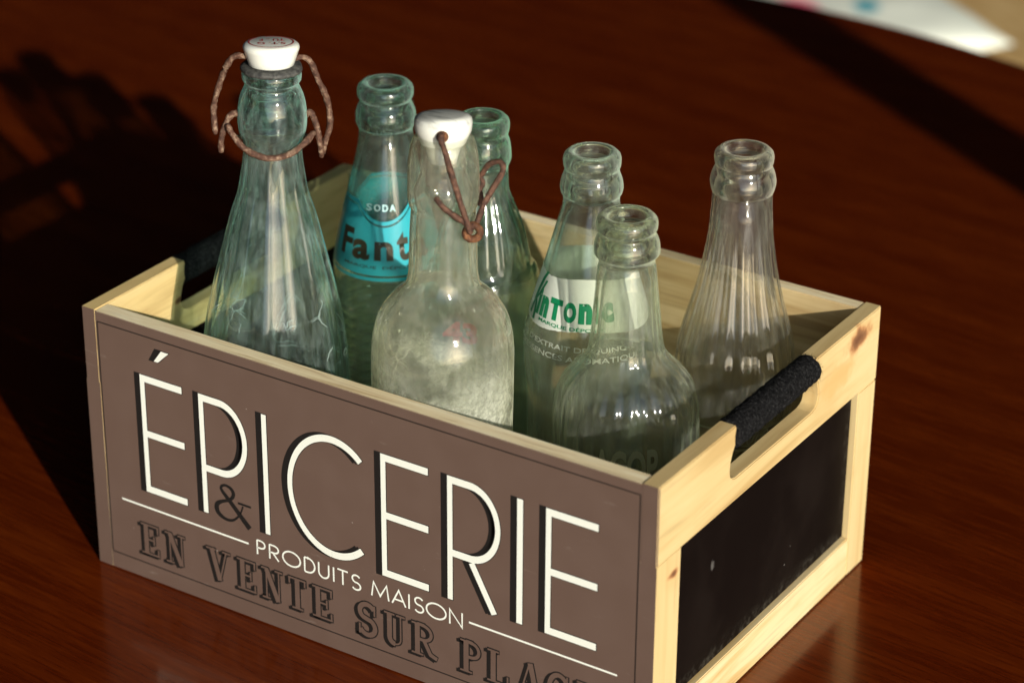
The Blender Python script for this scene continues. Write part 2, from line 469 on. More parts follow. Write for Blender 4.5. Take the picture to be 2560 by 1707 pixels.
M['lab_red'] = label_paint('red_print', (0.50, 0.06, 0.05), 0.3)
M['red_ink'] = flat_paint('red_ink', (0.50, 0.035, 0.04), 0.4, 0.4)

# ------------------------------------------------------------------ the setting: table and what lies beyond
def table():
    root = empty('round_table', (-0.10, 0.18, -0.74))
    tag(root, 'glossy dark red mahogany round table under the bottle crate', 'table')
    zc = 0.74
    bm = bmesh.new()
    R, T, N = 0.72, 0.030, 192
    prof = [(0.0, 0.0), (R - 0.006, 0.0), (R - 0.0018, -0.0018), (R, -0.006), (R, -T + 0.006), (R - 0.006, -T), (0, -T)]
    rings = []
    for r, z in prof:
        if r == 0: rings.append([bm.verts.new((0, 0, zc + z))])
        else: rings.append([bm.verts.new((r * math.cos(2 * math.pi * i / N), r * math.sin(2 * math.pi * i / N), zc + z)) for i in range(N)])
    for a, b in zip(rings[:-1], rings[1:]):
        for i in range(N):
            j = (i + 1) % N
            if len(a) == 1: bm.faces.new((a[0], b[i], b[j]))
            elif len(b) == 1: bm.faces.new((a[j], a[i], b[0]))
            else: bm.faces.new((a[i], b[i], b[j], a[j]))
    bmesh.ops.recalc_face_normals(bm, faces=bm.faces[:])
    o = obj('tabletop', bm, M['mahogany'], root, smooth=False)
    def lathe_simple(pr, n=48):
        b = bmesh.new(); rs = []
        for r, z in pr:
            rs.append([b.verts.new((r * math.cos(2 * math.pi * i / n), r * math.sin(2 * math.pi * i / n), z)) for i in range(n)])
        for p, q in zip(rs[:-1], rs[1:]):
            for i in range(n): b.faces.new((p[i], p[(i + 1) % n], q[(i + 1) % n], q[i]))
        b.faces.new(rs[-1]); b.faces.new(rs[0][::-1])
        return b
    obj('pedestal', lathe_simple([(0.24, 0.0), (0.24, 0.025), (0.10, 0.05), (0.055, 0.12), (0.045, 0.3), (0.06, 0.5), (0.05, 0.62), (0.12, 0.708)]), M['mahogany'], root)
table()

bm = bmesh.new()
add_box(bm, (-6, -4, -0.80), (6, 9, -0.742))
fl = NT('floor_tiles')
fco = fl.co()
fn = fl.noise(fco, 3, 5)
fl.bsdf(Base_Color=fl.mix(fn, (0.055, 0.038, 0.026, 1), (0.085, 0.06, 0.042, 1)), Roughness=0.6)
tag(obj('floor', bm, fl.m, None, smooth=False), kind='structure')

# post beyond the right side whose shadow crosses the back of the table
bm = bmesh.new()
add_box(bm, (-0.030, -0.030, 0), (0.030, 0.030, 2.0), bevel=0.006)
po = obj('wooden_post', bm, M['mahogany'])
tt = 1.35
pc = Vector((0.02, 0.795, 0)) + Vector((1.0, -0.635, 0)) * tt
po.location = (pc.x, pc.y, -0.742)
po.rotation_euler = (0, 0, math.atan2(-0.635, 1.0))
tag(po, 'dark square wooden post standing to the right of the table', 'post')

# bench beyond the table with a printed cushion lying on it
def bench():
    root = empty('bench', (-0.45, 1.55, -0.742))
    root.rotation_euler = (0, 0, -0.60)
    tag(root, 'light wooden bench just visible past the far edge of the table', 'bench')
    m = wood('bench_wood', (0.72, 0.52, 0.25), (0.60, 0.40, 0.17), (0.42, 0.25, 0.09), axis=0, seed=12.0)
    bm = bmesh.new(); add_box(bm, (-0.75, -0.22, 0.41), (0.75, 0.34, 0.445), bevel=0.004)
    obj('seat', bm, m, root, smooth=False)
    for x in (-0.68, 0.68):
        for y in (-0.18, 0.30):
            bm = bmesh.new(); add_box(bm, (x - 0.025, y - 0.025, 0.0), (x + 0.025, y + 0.025, 0.409), bevel=0.003)
            obj('leg', bm, m, root, smooth=False)
bench()
def cushion():
    t = NT('printed_cloth')
    co = t.co()
    wob = t.math('MULTIPLY', t.math('SUBTRACT', t.noise(co, 14, 3), 0.5), 0.02)
    col = t.mix(t.noise(co, 40, 3), (0.68, 0.73, 0.63, 1), (0.76, 0.79, 0.70, 1))
    for (x, y, r_, c) in ((0.196, 0.008, 0.046, (0.85, 0.10, 0.20)), (0.262, 0.034, 0.026, (0.80, 0.08, 0.18)), (0.215, 0.088, 0.030, (0.02, 0.30, 0.38)), (0.298, 0.052, 0.036, (0.40, 0.62, 0.06)),
                          (-0.10, 0.10, 0.06, (0.02, 0.30, 0.38)), (-0.20, 0.20, 0.05, (0.85, 0.10, 0.20)), (-0.02, 0.0, 0.05, (0.40, 0.62, 0.06)), (0.0, -0.12, 0.05, (0.85, 0.5, 0.05))):
        d = t.n('ShaderNodeVectorMath', {0: co, 1: (x, y, 0)}, operation='DISTANCE').outputs['Value']
        k = t.maprange(t.math('ADD', d, wob), r_ * 0.85, r_ * 1.05, 1, 0)
        col = t.mix(k, col, c4(c))
    t.bsdf(Base_Color=col, Roughness=0.9)
    bm = bmesh.new()
    nx, ny = 36, 30
    top, botm = [], []
    for i in range(nx + 1):
        a, b_ = [], []
        for j in range(ny + 1):
            u, v = i / nx * 2 - 1, j / ny * 2 - 1
            puff = (max(0, 1 - abs(u) ** 5) * max(0, 1 - abs(v) ** 5)) ** 0.5
            x, y = u * 0.31 , v * 0.21
            wz = 0.004 * noise.noise(Vector((x * 22, y * 22, 0)))
            a.append(bm.verts.new((x, y, 0.028 * puff + wz * puff)))
            b_.append(a[-1] if (i in (0, nx) or j in (0, ny)) else bm.verts.new((x, y, -0.026 * puff)))
        top.append(a); botm.append(b_)
    for i in range(nx):
        for j in range(ny):
            bm.faces.new((top[i][j], top[i + 1][j], top[i + 1][j + 1], top[i][j + 1]))
            bm.faces.new((botm[i][j], botm[i][j + 1], botm[i + 1][j + 1], botm[i + 1][j]))
    bmesh.ops.recalc_face_normals(bm, faces=bm.faces[:])
    o = obj('cushion', bm, t.m)
    ang = -0.60
    ux, uy = math.cos(ang), math.sin(ang)
    corner = Vector((-0.222, 1.612))
    c = corner - Vector((ux, uy)) * 0.29 - Vector((-uy, ux)) * 0.20
    o.location = (c.x, c.y, -0.271)
    o.rotation_euler = (0, 0, ang)
    tag(o, 'white cushion with pink, teal and lime print lying on the bench', 'cushion')
cushion()


# ------------------------------------------------------------------ strokes: flat lettering drawn as ribbons
class Ink:
    """collects flat ribbons in (u, v) metres, layered by tiny steps"""
    def __init__(s): s.polys = []
    def poly(s, pts, layer): s.polys.append((pts, layer))
    def ribbon(s, pts, w, layer, closed=False):
        """pts: (u, v); w: width or (horizontal-run width, vertical-run width) or list"""
        n = len(pts)
        Ls, Rs = [], []
        for i in range(n):
            p = Vector(pts[i])
            a = Vector(pts[i - 1]) if (i > 0 or closed) else None
            b = Vector(pts[(i + 1) % n]) if (i < n - 1 or closed) else None
            d1 = (p - a).normalized() if a is not None else None
            d2 = (b - p).normalized() if b is not None else None
            if d1 is None: d1 = d2
            if d2 is None: d2 = d1
            t = d1 + d2
            if t.length < 1e-6: t = d1
            t.normalize()
            nrm = Vector((-t.y, t.x))
            k = 1.0 / max(0.5, nrm.dot(Vector((-d1.y, d1.x))))
            if isinstance(w, tuple):
                ww = math.sqrt((w[0] * nrm.y) ** 2 + (w[1] * nrm.x) ** 2)
            elif isinstance(w, list): ww = w[i]
            else: ww = w
            Ls.append(p + nrm * ww / 2 * k); Rs.append(p - nrm * ww / 2 * k)
        m = n if closed else n - 1
        for i in range(m):
            j = (i + 1) % n
            s.polys.append(([Ls[i], Rs[i], Rs[j], Ls[j]], layer))
    def bmesh(s, place, step=1.2e-5):
        bm = bmesh.new()
        for i, (pts, layer) in enumerate(s.polys):
            off = layer * 8e-5 + (i % 7) * step * 0.5
            vs = [bm.verts.new(place(p[0], p[1], off)) for p in pts]
            try: bm.faces.new(vs)
            except ValueError: pass
        return bm

def arc(cx, cy_, rx, ry, a0, a1, n=24):
    return [(cx + rx * math.cos(math.radians(a0 + (a1 - a0) * i / n)), cy_ + ry * math.sin(math.radians(a0 + (a1 - a0) * i / n))) for i in range(n + 1)]

def front_lettering(parent):
    z0, z1 = 0.0486, 0.1092
    white, black = Ink(), Ink()
    hb, vb = 0.0034, 0.0026
    def draw(strokes, sh=0.0030):
        for pts, w in strokes:
            white.ribbon(pts, w, 1)
            w2 = (w[0] + 0.0007, w[1] + 0.0007) if isinstance(w, tuple) else w + 0.0007
            def ext(p, e=0.00035):
                p = [Vector(q) for q in p]
                p[0] = p[0] + (p[0] - p[1]).normalized() * e
                p[-1] = p[-1] + (p[-1] - p[-2]).normalized() * e
                return p
            for o_ in (0, -sh * 0.5, -sh):
                black.ribbon([(q[0] + o_, q[1]) for q in ext(pts)], w2, 0)
    def E(x0, x1):
        s = vb / 2
        return [([(x0 + s, z0), (x0 + s, z1)], (hb, vb)),
                ([(x0 + vb, z1 - hb / 2), (x1, z1 - hb / 2)], (hb, vb)),
                ([(x0 + vb, 0.0793), (x1, 0.0793)], (hb, vb)),
                ([(x0 + vb, z0 + hb / 2), (x1, z0 + hb / 2)], (hb, vb))]
    def Pb(x0, xm):
        cx = x0 + 0.0115; rx = xm - vb / 2 - cx
        return [([(x0 + vb / 2, z0), (x0 + vb / 2, z1)], (hb, vb)),
                ([(x0 + vb, z1 - hb / 2)] + arc(cx, 0.0898, rx, z1 - hb / 2 - 0.0898, 90, -90, 40) + [(x0 + vb, 0.0898 - (z1 - hb / 2 - 0.0898))], (hb, vb))]
    draw(E(0.0323, 0.0565))
    draw(Pb(0.0660, 0.0926))
    draw([([(0.10255, z0), (0.10255, z1)], (hb, 0.0026))])
    draw([(arc(0.1394, 0.0790, 0.0235, 0.0288, 50, 310, 60), (hb, vb))])
    draw(E(0.1652, 0.1898))
    draw(Pb(0.1996, 0.2264) + [([(0.2119, 0.0702), (0.2235, z0)], 0.0030)])
    draw([([(0.2361, z0), (0.2361, z1)], (hb, 0.0029))])
    draw(E(0.2488, 0.2740))
    # accent
    white.poly([(0.0458, 0.1241), (0.0413, 0.1180), (0.0437, 0.1180), (0.0501, 0.1241)][::1], 1)
    black.poly([(0.0420, 0.1245), (0.0381, 0.1177), (0.0440, 0.1177), (0.0508, 0.1245)], 0)
    # rules
    white.ribbon([(0.0169, 0.0400), (0.0911, 0.0400)], 0.00095, 1)
    white.ribbon([(0.2105, 0.0403), (0.2845, 0.0403)], 0.00095, 1)
    # ampersand
    amp = [(0.0922, 0.0480), (0.0872, 0.0530), (0.0820, 0.0583), (0.0778, 0.0623), (0.0766, 0.0643), (0.0776, 0.0658), (0.0796, 0.0664),
           (0.0820, 0.0657), (0.0835, 0.0640), (0.0832, 0.0616), (0.0808, 0.0592), (0.0770, 0.0575), (0.0742, 0.0555), (0.0736, 0.0527), (0.0750, 0.0503),
           (0.0785, 0.0488), (0.0822, 0.0492), (0.0852, 0.0515), (0.0875, 0.0550), (0.0890, 0.0590)]
    ws = [0.0030, 0.0026, 0.0024, 0.0020, 0.0014, 0.0012, 0.0013, 0.0018, 0.0020, 0.0018, 0.0014, 0.0016, 0.0022, 0.0026, 0.0024, 0.0017, 0.0013, 0.0010, 0.0008, 0.0008]
    for i in range(len(amp) - 1):      # smooth it
        pass
    sm, sw = [], []
    for i in range(len(amp) - 1):
        p0, p1, p2, p3 = [Vector(amp[max(0, min(len(amp) - 1, k))]) for k in (i - 1, i, i + 1, i + 2)]
        for q in range(5):
            u = q / 5
            sm.append(0.5 * ((2 * p1) + (-p0 + p2) * u + (2 * p0 - 5 * p1 + 4 * p2 - p3) * u * u + (-p0 + 3 * p1 - 3 * p2 + p3) * u ** 3))
            sw.append(ws[i] * (1 - u) + ws[i + 1] * u)
    black.ribbon(sm, sw, 1)
    black.ribbon([(0.0860, 0.0594), (0.0934, 0.0594)], 0.0011, 1)
    # PRODUITS MAISON
    b0, b1, w = 0.0362, 0.0436, 0.00085
    h = b1 - b0; m = (b0 + b1) / 2
    def st(*p): white.ribbon(list(p), w, 1)
    def P_(x, wd): st((x, b0), (x, b1)); st((x, b1), *arc(x + wd * 0.45, b1 - h * 0.26, wd * 0.55, h * 0.26, 90, -90, 12), (x, b1 - h * 0.52))
    def R_(x, wd): P_(x, wd); st((x + wd * 0.35, b1 - h * 0.52), (x + wd, b0))
    def O_(x, wd): white.ribbon(arc(x + wd / 2, m, wd / 2, h / 2, 0, 360, 32)[:-1], w, 1, closed=True)
    def D_(x, wd): st((x, b0), (x, b1)); st((x, b1), (x + wd * 0.3, b1), *arc(x + wd * 0.3, m, wd * 0.7, h / 2, 90, -90, 16), (x, b0))
    def U_(x, wd): st((x, b1), *arc(x + wd / 2, b0 + wd * 0.5, wd / 2, wd * 0.5, 180, 360, 14), (x + wd, b1))
    def I_(x): st((x, b0), (x, b1))
    def T_(x, wd): st((x, b1), (x + wd, b1)); st((x + wd / 2, b0), (x + wd / 2, b1))
    def S_(x, wd): st(*(arc(x + wd / 2, b1 - h * 0.25, wd * 0.46, h * 0.25, 30, 270, 14) + arc(x + wd / 2, b0 + h * 0.25, wd * 0.5, h * 0.25, 90, -150, 14)[1:]))
    def M_(x, wd): st((x, b0), (x + wd * 0.12, b1), (x + wd / 2, b0 + h * 0.15), (x + wd * 0.88, b1), (x + wd, b0))
    def A_(x, wd): st((x, b0), (x + wd / 2, b1), (x + wd, b0)); st((x + wd * 0.2, b0 + h * 0.33), (x + wd * 0.8, b0 + h * 0.33))
    def N_(x, wd): st((x, b0), (x, b1), (x + wd, b0), (x + wd, b1))
    P_(0.0960, 0.0044); R_(0.1030, 0.0050); O_(0.1104, 0.0098); D_(0.1226, 0.0056); U_(0.1304, 0.0055); I_(0.1386)
    T_(0.1408, 0.0056); S_(0.1486, 0.0046); M_(0.1592, 0.0092); A_(0.1702, 0.0072); I_(0.1792); S_(0.1822, 0.0046); O_(0.1884, 0.0102); N_(0.2006, 0.0064)
    # EN VENTE SUR PLACE: outlined slab letters with a drop shadow
    fill = Ink()
    s0, s1 = 0.0145, 0.0307
    hh = s1 - s0; st_w, th, sf = 0.0026, 0.0008, 0.0009
    def slab(strokes):
        for pts, ww in strokes:
            p = [Vector(q) for q in pts]
            e0 = (p[0] - p[1]).normalized() * 0.00035; e1 = (p[-1] - p[-2]).normalized() * 0.00035
            pe = [p[0] + e0] + p[1:-1] + [p[-1] + e1]
            black.ribbon(pe, ww + 0.0012, 0)
            for k in (0.5, 1.0):
                black.ribbon([(q[0] - 0.0017 * k, q[1] - 0.0010 * k) for q in pe], ww + 0.0008, 0)
            fill.ribbon(pts, ww, 1)
    def ser(x, z, wd): return ([(x - wd / 2, z), (x + wd / 2, z)], sf)
    bz, tz = s0 + sf / 2, s1 - sf / 2
    def sE(x, wd):
        sx = x + 0.0030
        return [([(sx, s0), (sx, s1)], st_w), ([(x, tz), (x + wd, tz)], sf), ([(x, bz), (x + wd, bz)], sf),
                ([(sx, (s0 + s1) / 2), (x + wd * 0.72, (s0 + s1) / 2)], sf), ([(x + wd - 0.0006, tz - 0.0035), (x + wd - 0.0006, tz)], sf),
                ([(x + wd - 0.0006, bz), (x + wd - 0.0006, bz + 0.0035)], sf), ([(x + wd * 0.72, (s0 + s1) / 2 - 0.0022), (x + wd * 0.72, (s0 + s1) / 2 + 0.0022)], sf)]
    def sN(x, wd):
        return [([(x + 0.0028, s0), (x + 0.0028, s1)], th), ([(x + 0.0030, s1 - 0.0008), (x + wd - 0.0028, s0)], st_w), ([(x + wd - 0.0022, s0), (x + wd - 0.0022, s1)], th),
                ser(x + 0.0026, bz, 0.0046), ser(x + 0.0020, tz, 0.0040), ser(x + wd - 0.0022, tz, 0.0044)]
    def sV(x, wd):
        return [([(x + 0.0032, s1), (x + wd * 0.52, s0)], st_w), ([(x + wd - 0.0026, s1), (x + wd * 0.54, s0 + 0.001)], th), ser(x + 0.0028, tz, 0.0056), ser(x + wd - 0.0026, tz, 0.0046)]
    def sT(x, wd):
        return [([(x + wd / 2, s0), (x + wd / 2, s1)], st_w), ([(x, tz), (x + wd, tz)], sf), ser(x + wd / 2, bz, 0.0062),
                ([(x + 0.0006, tz - 0.003), (x + 0.0006, tz)], sf), ([(x + wd - 0.0006, tz - 0.003), (x + wd - 0.0006, tz)], sf)]
    def sS(x, wd):
        c = arc(x + wd / 2, s1 - hh * 0.25, wd * 0.36, hh * 0.235, 25, 235, 14) + arc(x + wd / 2, s0 + hh * 0.27, wd * 0.38, hh * 0.25, 60, -155, 16)
        return [(c, 0.0024), ([(x + wd * 0.86, s1 - 0.0052), (x + wd * 0.86, s1)], sf), ([(x + wd * 0.12, s0), (x + wd * 0.12, s0 + 0.0052)], sf)]
    def sU(x, wd):
        a_, b_ = x + 0.0030, x + wd - 0.0026
        r = (b_ - a_) / 2
        return [([(a_, s1)] + arc((a_ + b_) / 2, s0 + r + 0.0008, r, r, 180, 270, 10), st_w), (arc((a_ + b_) / 2, s0 + r + 0.0008, r, r, 270, 360, 10) + [(b_, s1)], th),
                ser(a_, tz, 0.0056), ser(b_, tz, 0.0046)]
    def sP(x, wd):
        a_ = x + 0.0030
        return [([(a_, s0), (a_, s1)], st_w), ([(a_, tz), (x + wd * 0.5, tz)] + arc(x + wd * 0.5, s1 - hh * 0.27, wd * 0.36, hh * 0.23, 90, -90, 14) + [(a_, s1 - hh * 0.5)], 0.0016),
                ser(a_, bz, 0.0062), ser(a_ - 0.001, tz, 0.004)]
    def sR(x, wd):
        a_ = x + 0.0030
        return sP(x, wd * 0.9) + [([(x + wd * 0.48, s1 - hh * 0.5), (x + wd * 0.74, s0 + 0.0018), (x + wd, s0 + 0.0006)], 0.0020)]
    def sL(x, wd):
        a_ = x + 0.0030
        return [([(a_, s0), (a_, s1)], st_w), ([(x, bz), (x + wd, bz)], sf), ser(a_, tz, 0.0058), ([(x + wd - 0.0006, bz), (x + wd - 0.0006, bz + 0.0045)], sf)]
    def sA(x, wd):
        return [([(x + wd * 0.52, s1), (x + wd - 0.0032, s0)], st_w), ([(x + wd * 0.48, s1 - 0.001), (x + 0.0026, s0)], th), ([(x + wd * 0.25, s0 + 0.005), (x + wd * 0.7, s0 + 0.005)], sf),
                ser(x + 0.0024, bz, 0.0046), ser(x + wd - 0.0030, bz, 0.0056)]
    def sC(x, wd):
        return [(arc(x + wd * 0.55, (s0 + s1) / 2, wd * 0.42, hh * 0.45, 40, 320, 24), 0.0022), ([(x + wd * 0.92, s1 - 0.0055), (x + wd * 0.92, s1 - 0.0004)], sf)]
    for g in (sE(0.0272, 0.0106), sN(0.0416, 0.0120), sV(0.0660, 0.0142), sE(0.0838, 0.0106), sN(0.0977, 0.0120), sT(0.1130, 0.0098), sE(0.1264, 0.0110),
              sS(0.1510, 0.0110), sU(0.1655, 0.0116), sR(0.1804, 0.0134), sP(0.2060, 0.0112), sL(0.2200, 0.0110), sA(0.2345, 0.0140), sC(0.2500, 0.0112), sE(0.2650, 0.0108)):
        slab(g)
    fill.ribbon([(0.29355, 0.0012), (0.29355, 0.1338)], 0.0007, -0.4)
    # border rule
    bl, br, bb, bt = 0.0090, 0.2930, 0.0092, 0.1291
    line = Ink()
    for a, b in (((bl, bb), (br, bb)), ((bl, bt), (br, bt)), ((bl, bb), (bl, bt)), ((br, bb), (br, bt))):
        line.ribbon([a, b], 0.00062, 0)
    place = lambda u, v, o: Vector((u, -0.00006 - o, v))
    obj('black_lettering', black.bmesh(place), M['black_ink'], parent, smooth=False)
    obj('white_lettering', white.bmesh(place), M['white_ink'], parent, smooth=False)
    obj('outlined_lettering', fill.bmesh(place), M['brown'], parent, smooth=False)
    obj('border_line', line.bmesh(place), M['thin_ink'], parent, smooth=False)
    seam = Ink()
    seam.ribbon([(0.00805, 0.060), (0.00810, 0.1345)], 0.00020, 0)
    seam.ribbon([(0.0001, 0.1128), (0.0080, 0.1122)], 0.00016, 0)
    seam.ribbon([(0.0001, 0.1062), (0.0080, 0.1054)], 0.00014, 0)
    seam.ribbon([(0.0082, 0.0015), (0.0085, 0.059)], 0.00012, 0)
    obj('seam_line', seam.bmesh(place), M['seam'], parent, smooth=False)

# ------------------------------------------------------------------ the crate
def notch_profile():
    """half profile of the hand hole, from the top edge down (distance from centre, z)"""
    return [(0.0368, H), (0.0345, 0.1300), (0.0352, 0.1275), (0.0385, 0.1225), (0.0402, 0.1175), (0.0402, 0.1135), (0.0385, 0.1103), (0.0345, 0.1090)]

def crate():
    root = empty('wooden_crate', (0, 0, 0))
    tag(root, 'open pine crate with brown ÉPICERIE lettered front and black rope grips, full of bottles', 'crate')
    TE, TF, TB, FL = 0.0081, 0.0085, 0.0075, 0.006
    # base board
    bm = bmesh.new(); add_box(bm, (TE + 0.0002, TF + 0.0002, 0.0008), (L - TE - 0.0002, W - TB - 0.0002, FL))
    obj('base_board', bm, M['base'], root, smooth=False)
    # front panel: brown face, bare plywood edge
    bm = bmesh.new(); add_box(bm, (TE + 0.00005, 0.0, 0.0006), (L - TE - 0.00005, TF, H - 0.0004), bevel=0.0002)
    for f in bm.faces:
        if f.normal.y < -0.3: f.material_index = 1
        elif f.normal.z > 0.7: f.material_index = 2
    fp = obj('front_panel', bm, [M['ply'], M['brown'], M['ply_edge']], root, smooth=False)
    front_lettering(fp)
    # back panel
    bm = bmesh.new(); add_box(bm, (TE + 0.0001, W - TB, 0.0006), (L - TE - 0.0001, W, H - 0.0003), bevel=0.0004)
    for f in bm.faces:
        if f.normal.z > 0.7: f.material_index = 1
    obj('back_panel', bm, [M['ply'], M['ply_edge']], root, smooth=False)
    # ends
    yc = W / 2
    prof = notch_profile()
    def smooth_prof(pr):
        out = [pr[0]]
        for i in range(len(pr) - 1):
            p0, p1, p2, p3 = [Vector(pr[max(0, min(len(pr) - 1, k))]) for k in (i - 1, i, i + 1, i + 2)]
            for q in range(1, 6):
                u = q / 5
                v = 0.5 * ((2 * p1) + (-p0 + p2) * u + (2 * p0 - 5 * p1 + 4 * p2 - p3) * u * u + (-p0 + 3 * p1 - 3 * p2 + p3) * u ** 3)
                out.append((v.x, v.y))
        return out
    sp = smooth_prof(prof)
    def rail(x0, x1, zb, mat, y0=0.0, y1=W):
        outline = [(y0, zb), (y1, zb), (y1, H)] + [(yc + a, z) for a, z in sp] + [(yc - a, z) for a, z in sp[::-1]] + [(y0, H)]
        bm = bmesh.new()
        A = [bm.verts.new((x0, y, z)) for y, z in outline]
        B = [bm.verts.new((x1, y, z)) for y, z in outline]
        fa = bm.faces.new(A); fb = bm.faces.new(B[::-1])
        n = len(A)
        for i in range(n):
            j = (i + 1) % n
            bm.faces.new((A[j], A[i], B[i], B[j]))
        bmesh.ops.recalc_face_normals(bm, faces=bm.faces[:])
        ed = [e for e in bm.edges if len(e.link_faces) == 2 and (fa in e.link_faces or fb in e.link_faces)]
        bmesh.ops.bevel(bm, geom=ed, offset=0.0005, segments=2, affect='EDGES')
        for f in bm.faces:
            if f.normal.y < -0.3 and f.calc_center_median().y < 0.0012: f.material_index = 1
        return bm
    # right end: rail with hand hole, two stiles, foot rail, chalkboard set in
    re = empty('end_panel', (0, 0, 0)); re.parent = root
    obj('top_rail', rail(L - TE, L, 0.0977, M['rail']), [M['rail'], M['brown']], re, smooth=False)
    def piece(name, a, b, mat, bev=0.0005, brown=False):
        bm = bmesh.new(); add_box(bm, a, b, bevel=bev)
        if brown:
            for f in bm.faces:
                if f.normal.y < -0.3: f.material_index = 1
        return obj(name, bm, [mat, M['brown']] if brown else mat, re, smooth=False)
    piece('stile', (L - TE, 0.0, 0.0006), (L - 0.0001, 0.0195, 0.0977), M['stile'], bev=0, brown=True)
    piece('stile', (L - TE, 0.1828, 0.0006), (L - 0.0001, W, 0.0975), M['stile'])
    piece('bottom_rail', (L - TE, 0.0197, 0.0006), (L - 0.0002, 0.1826, 0.0212), M['foot'])
    piece('chalkboard', (L - TE + 0.0006, 0.0190, 0.0207), (L - 0.0036, 0.1833, 0.0979), M['chalk'], bev=0)
    # left end: the same frame seen from inside
    le = empty('end_panel', (0, 0, 0)); le.parent = root
    obj('top_rail', rail(0.0, TE, 0.0977, M['end_left']), [M['end_left'], M['brown']], le, smooth=False)
    bm = bmesh.new(); add_box(bm, (0.0001, 0.0, 0.0006), (TE, 0.0195, 0.0977))
    for f in bm.faces:
        if f.normal.y < -0.3: f.material_index = 1
    obj('stile', bm, [M['end_left'], M['brown']], le, smooth=False)
    bm = bmesh.new(); add_box(bm, (0.0001, 0.1828, 0.0006), (TE, W, 0.0975), bevel=0.0005); obj('stile', bm, M['end_left'], le, smooth=False)
    bm = bmesh.new(); add_box(bm, (0.0002, 0.0197, 0.0006), (TE, 0.1826, 0.0212), bevel=0.0005); obj('bottom_rail', bm, M['end_left'], le, smooth=False)
    bm = bmesh.new(); add_box(bm, (0.0036, 0.0190, 0.0207), (TE - 0.0006, 0.1833, 0.0979)); obj('chalkboard', bm, M['chalk'], le, smooth=False)
    # rope grips: black wool cord wound on a rod across each hand hole
    def grip(xc, parent, seed):
        rnd = random.Random(seed)
        bm = bmesh.new()
        NS, NR = 150, 48
        y0, y1 = yc - 0.0375, yc + 0.0375
        zc_, r0 = 0.1288, 0.0066
        rings = []
        for i in range(NS + 1):
            y = y0 + (y1 - y0) * i / NS
            ring = []
            endf = min(1.0, min(i, NS - i) / 5 + 0.55)
            for k in range(NR):
                a = 2 * math.pi * k / NR
                wind = 0.00014 * math.cos((y / 0.0105) * 2 * math.pi - a)
                nz = noise.noise(Vector((y * 420 + seed, math.cos(a) * 3, math.sin(a) * 3))) * 0.00055
                nz += noise.noise(Vector((y * 1200 + seed, math.cos(a) * 8, math.sin(a) * 8))) * 0.00035
                r = (r0 + wind + nz) * endf
                ring.append(bm.verts.new((xc + r * math.cos(a), y, zc_ + r * math.sin(a))))
            rings.append(ring)
        for p, q in zip(rings[:-1], rings[1:]):
            for k in range(NR): bm.faces.new((p[k], p[(k + 1) % NR], q[(k + 1) % NR], q[k]))
        bm.faces.new(rings[0]); bm.faces.new(rings[-1][::-1])
        bmesh.ops.recalc_face_normals(bm, faces=bm.faces[:])
        for _ in range(5200):     # loose fibres
            y = rnd.uniform(y0, y1); a = rnd.uniform(0, 2 * math.pi)
            n_ = Vector((math.cos(a), 0, math.sin(a)))
            p = Vector((xc, y, zc_)) + n_ * (r0 - 0.0002)
            d = (n_ + Vector((rnd.uniform(-1, 1), rnd.uniform(-1, 1), rnd.uniform(-1, 1))) * 0.9).normalized()
            ln = rnd.uniform(0.0005, 0.0020)
            s = d.cross(Vector((rnd.random(), rnd.random(), rnd.random()))).normalized() * 0.00010
            v = [bm.verts.new(p - s), bm.verts.new(p + s), bm.verts.new(p + d * ln)]
            bm.faces.new(v)
        obj('rope_grip', bm, M['felt'], parent)
    grip(L - TE / 2, re, 3)
    grip(TE / 2, le, 8)
    return root
crate()

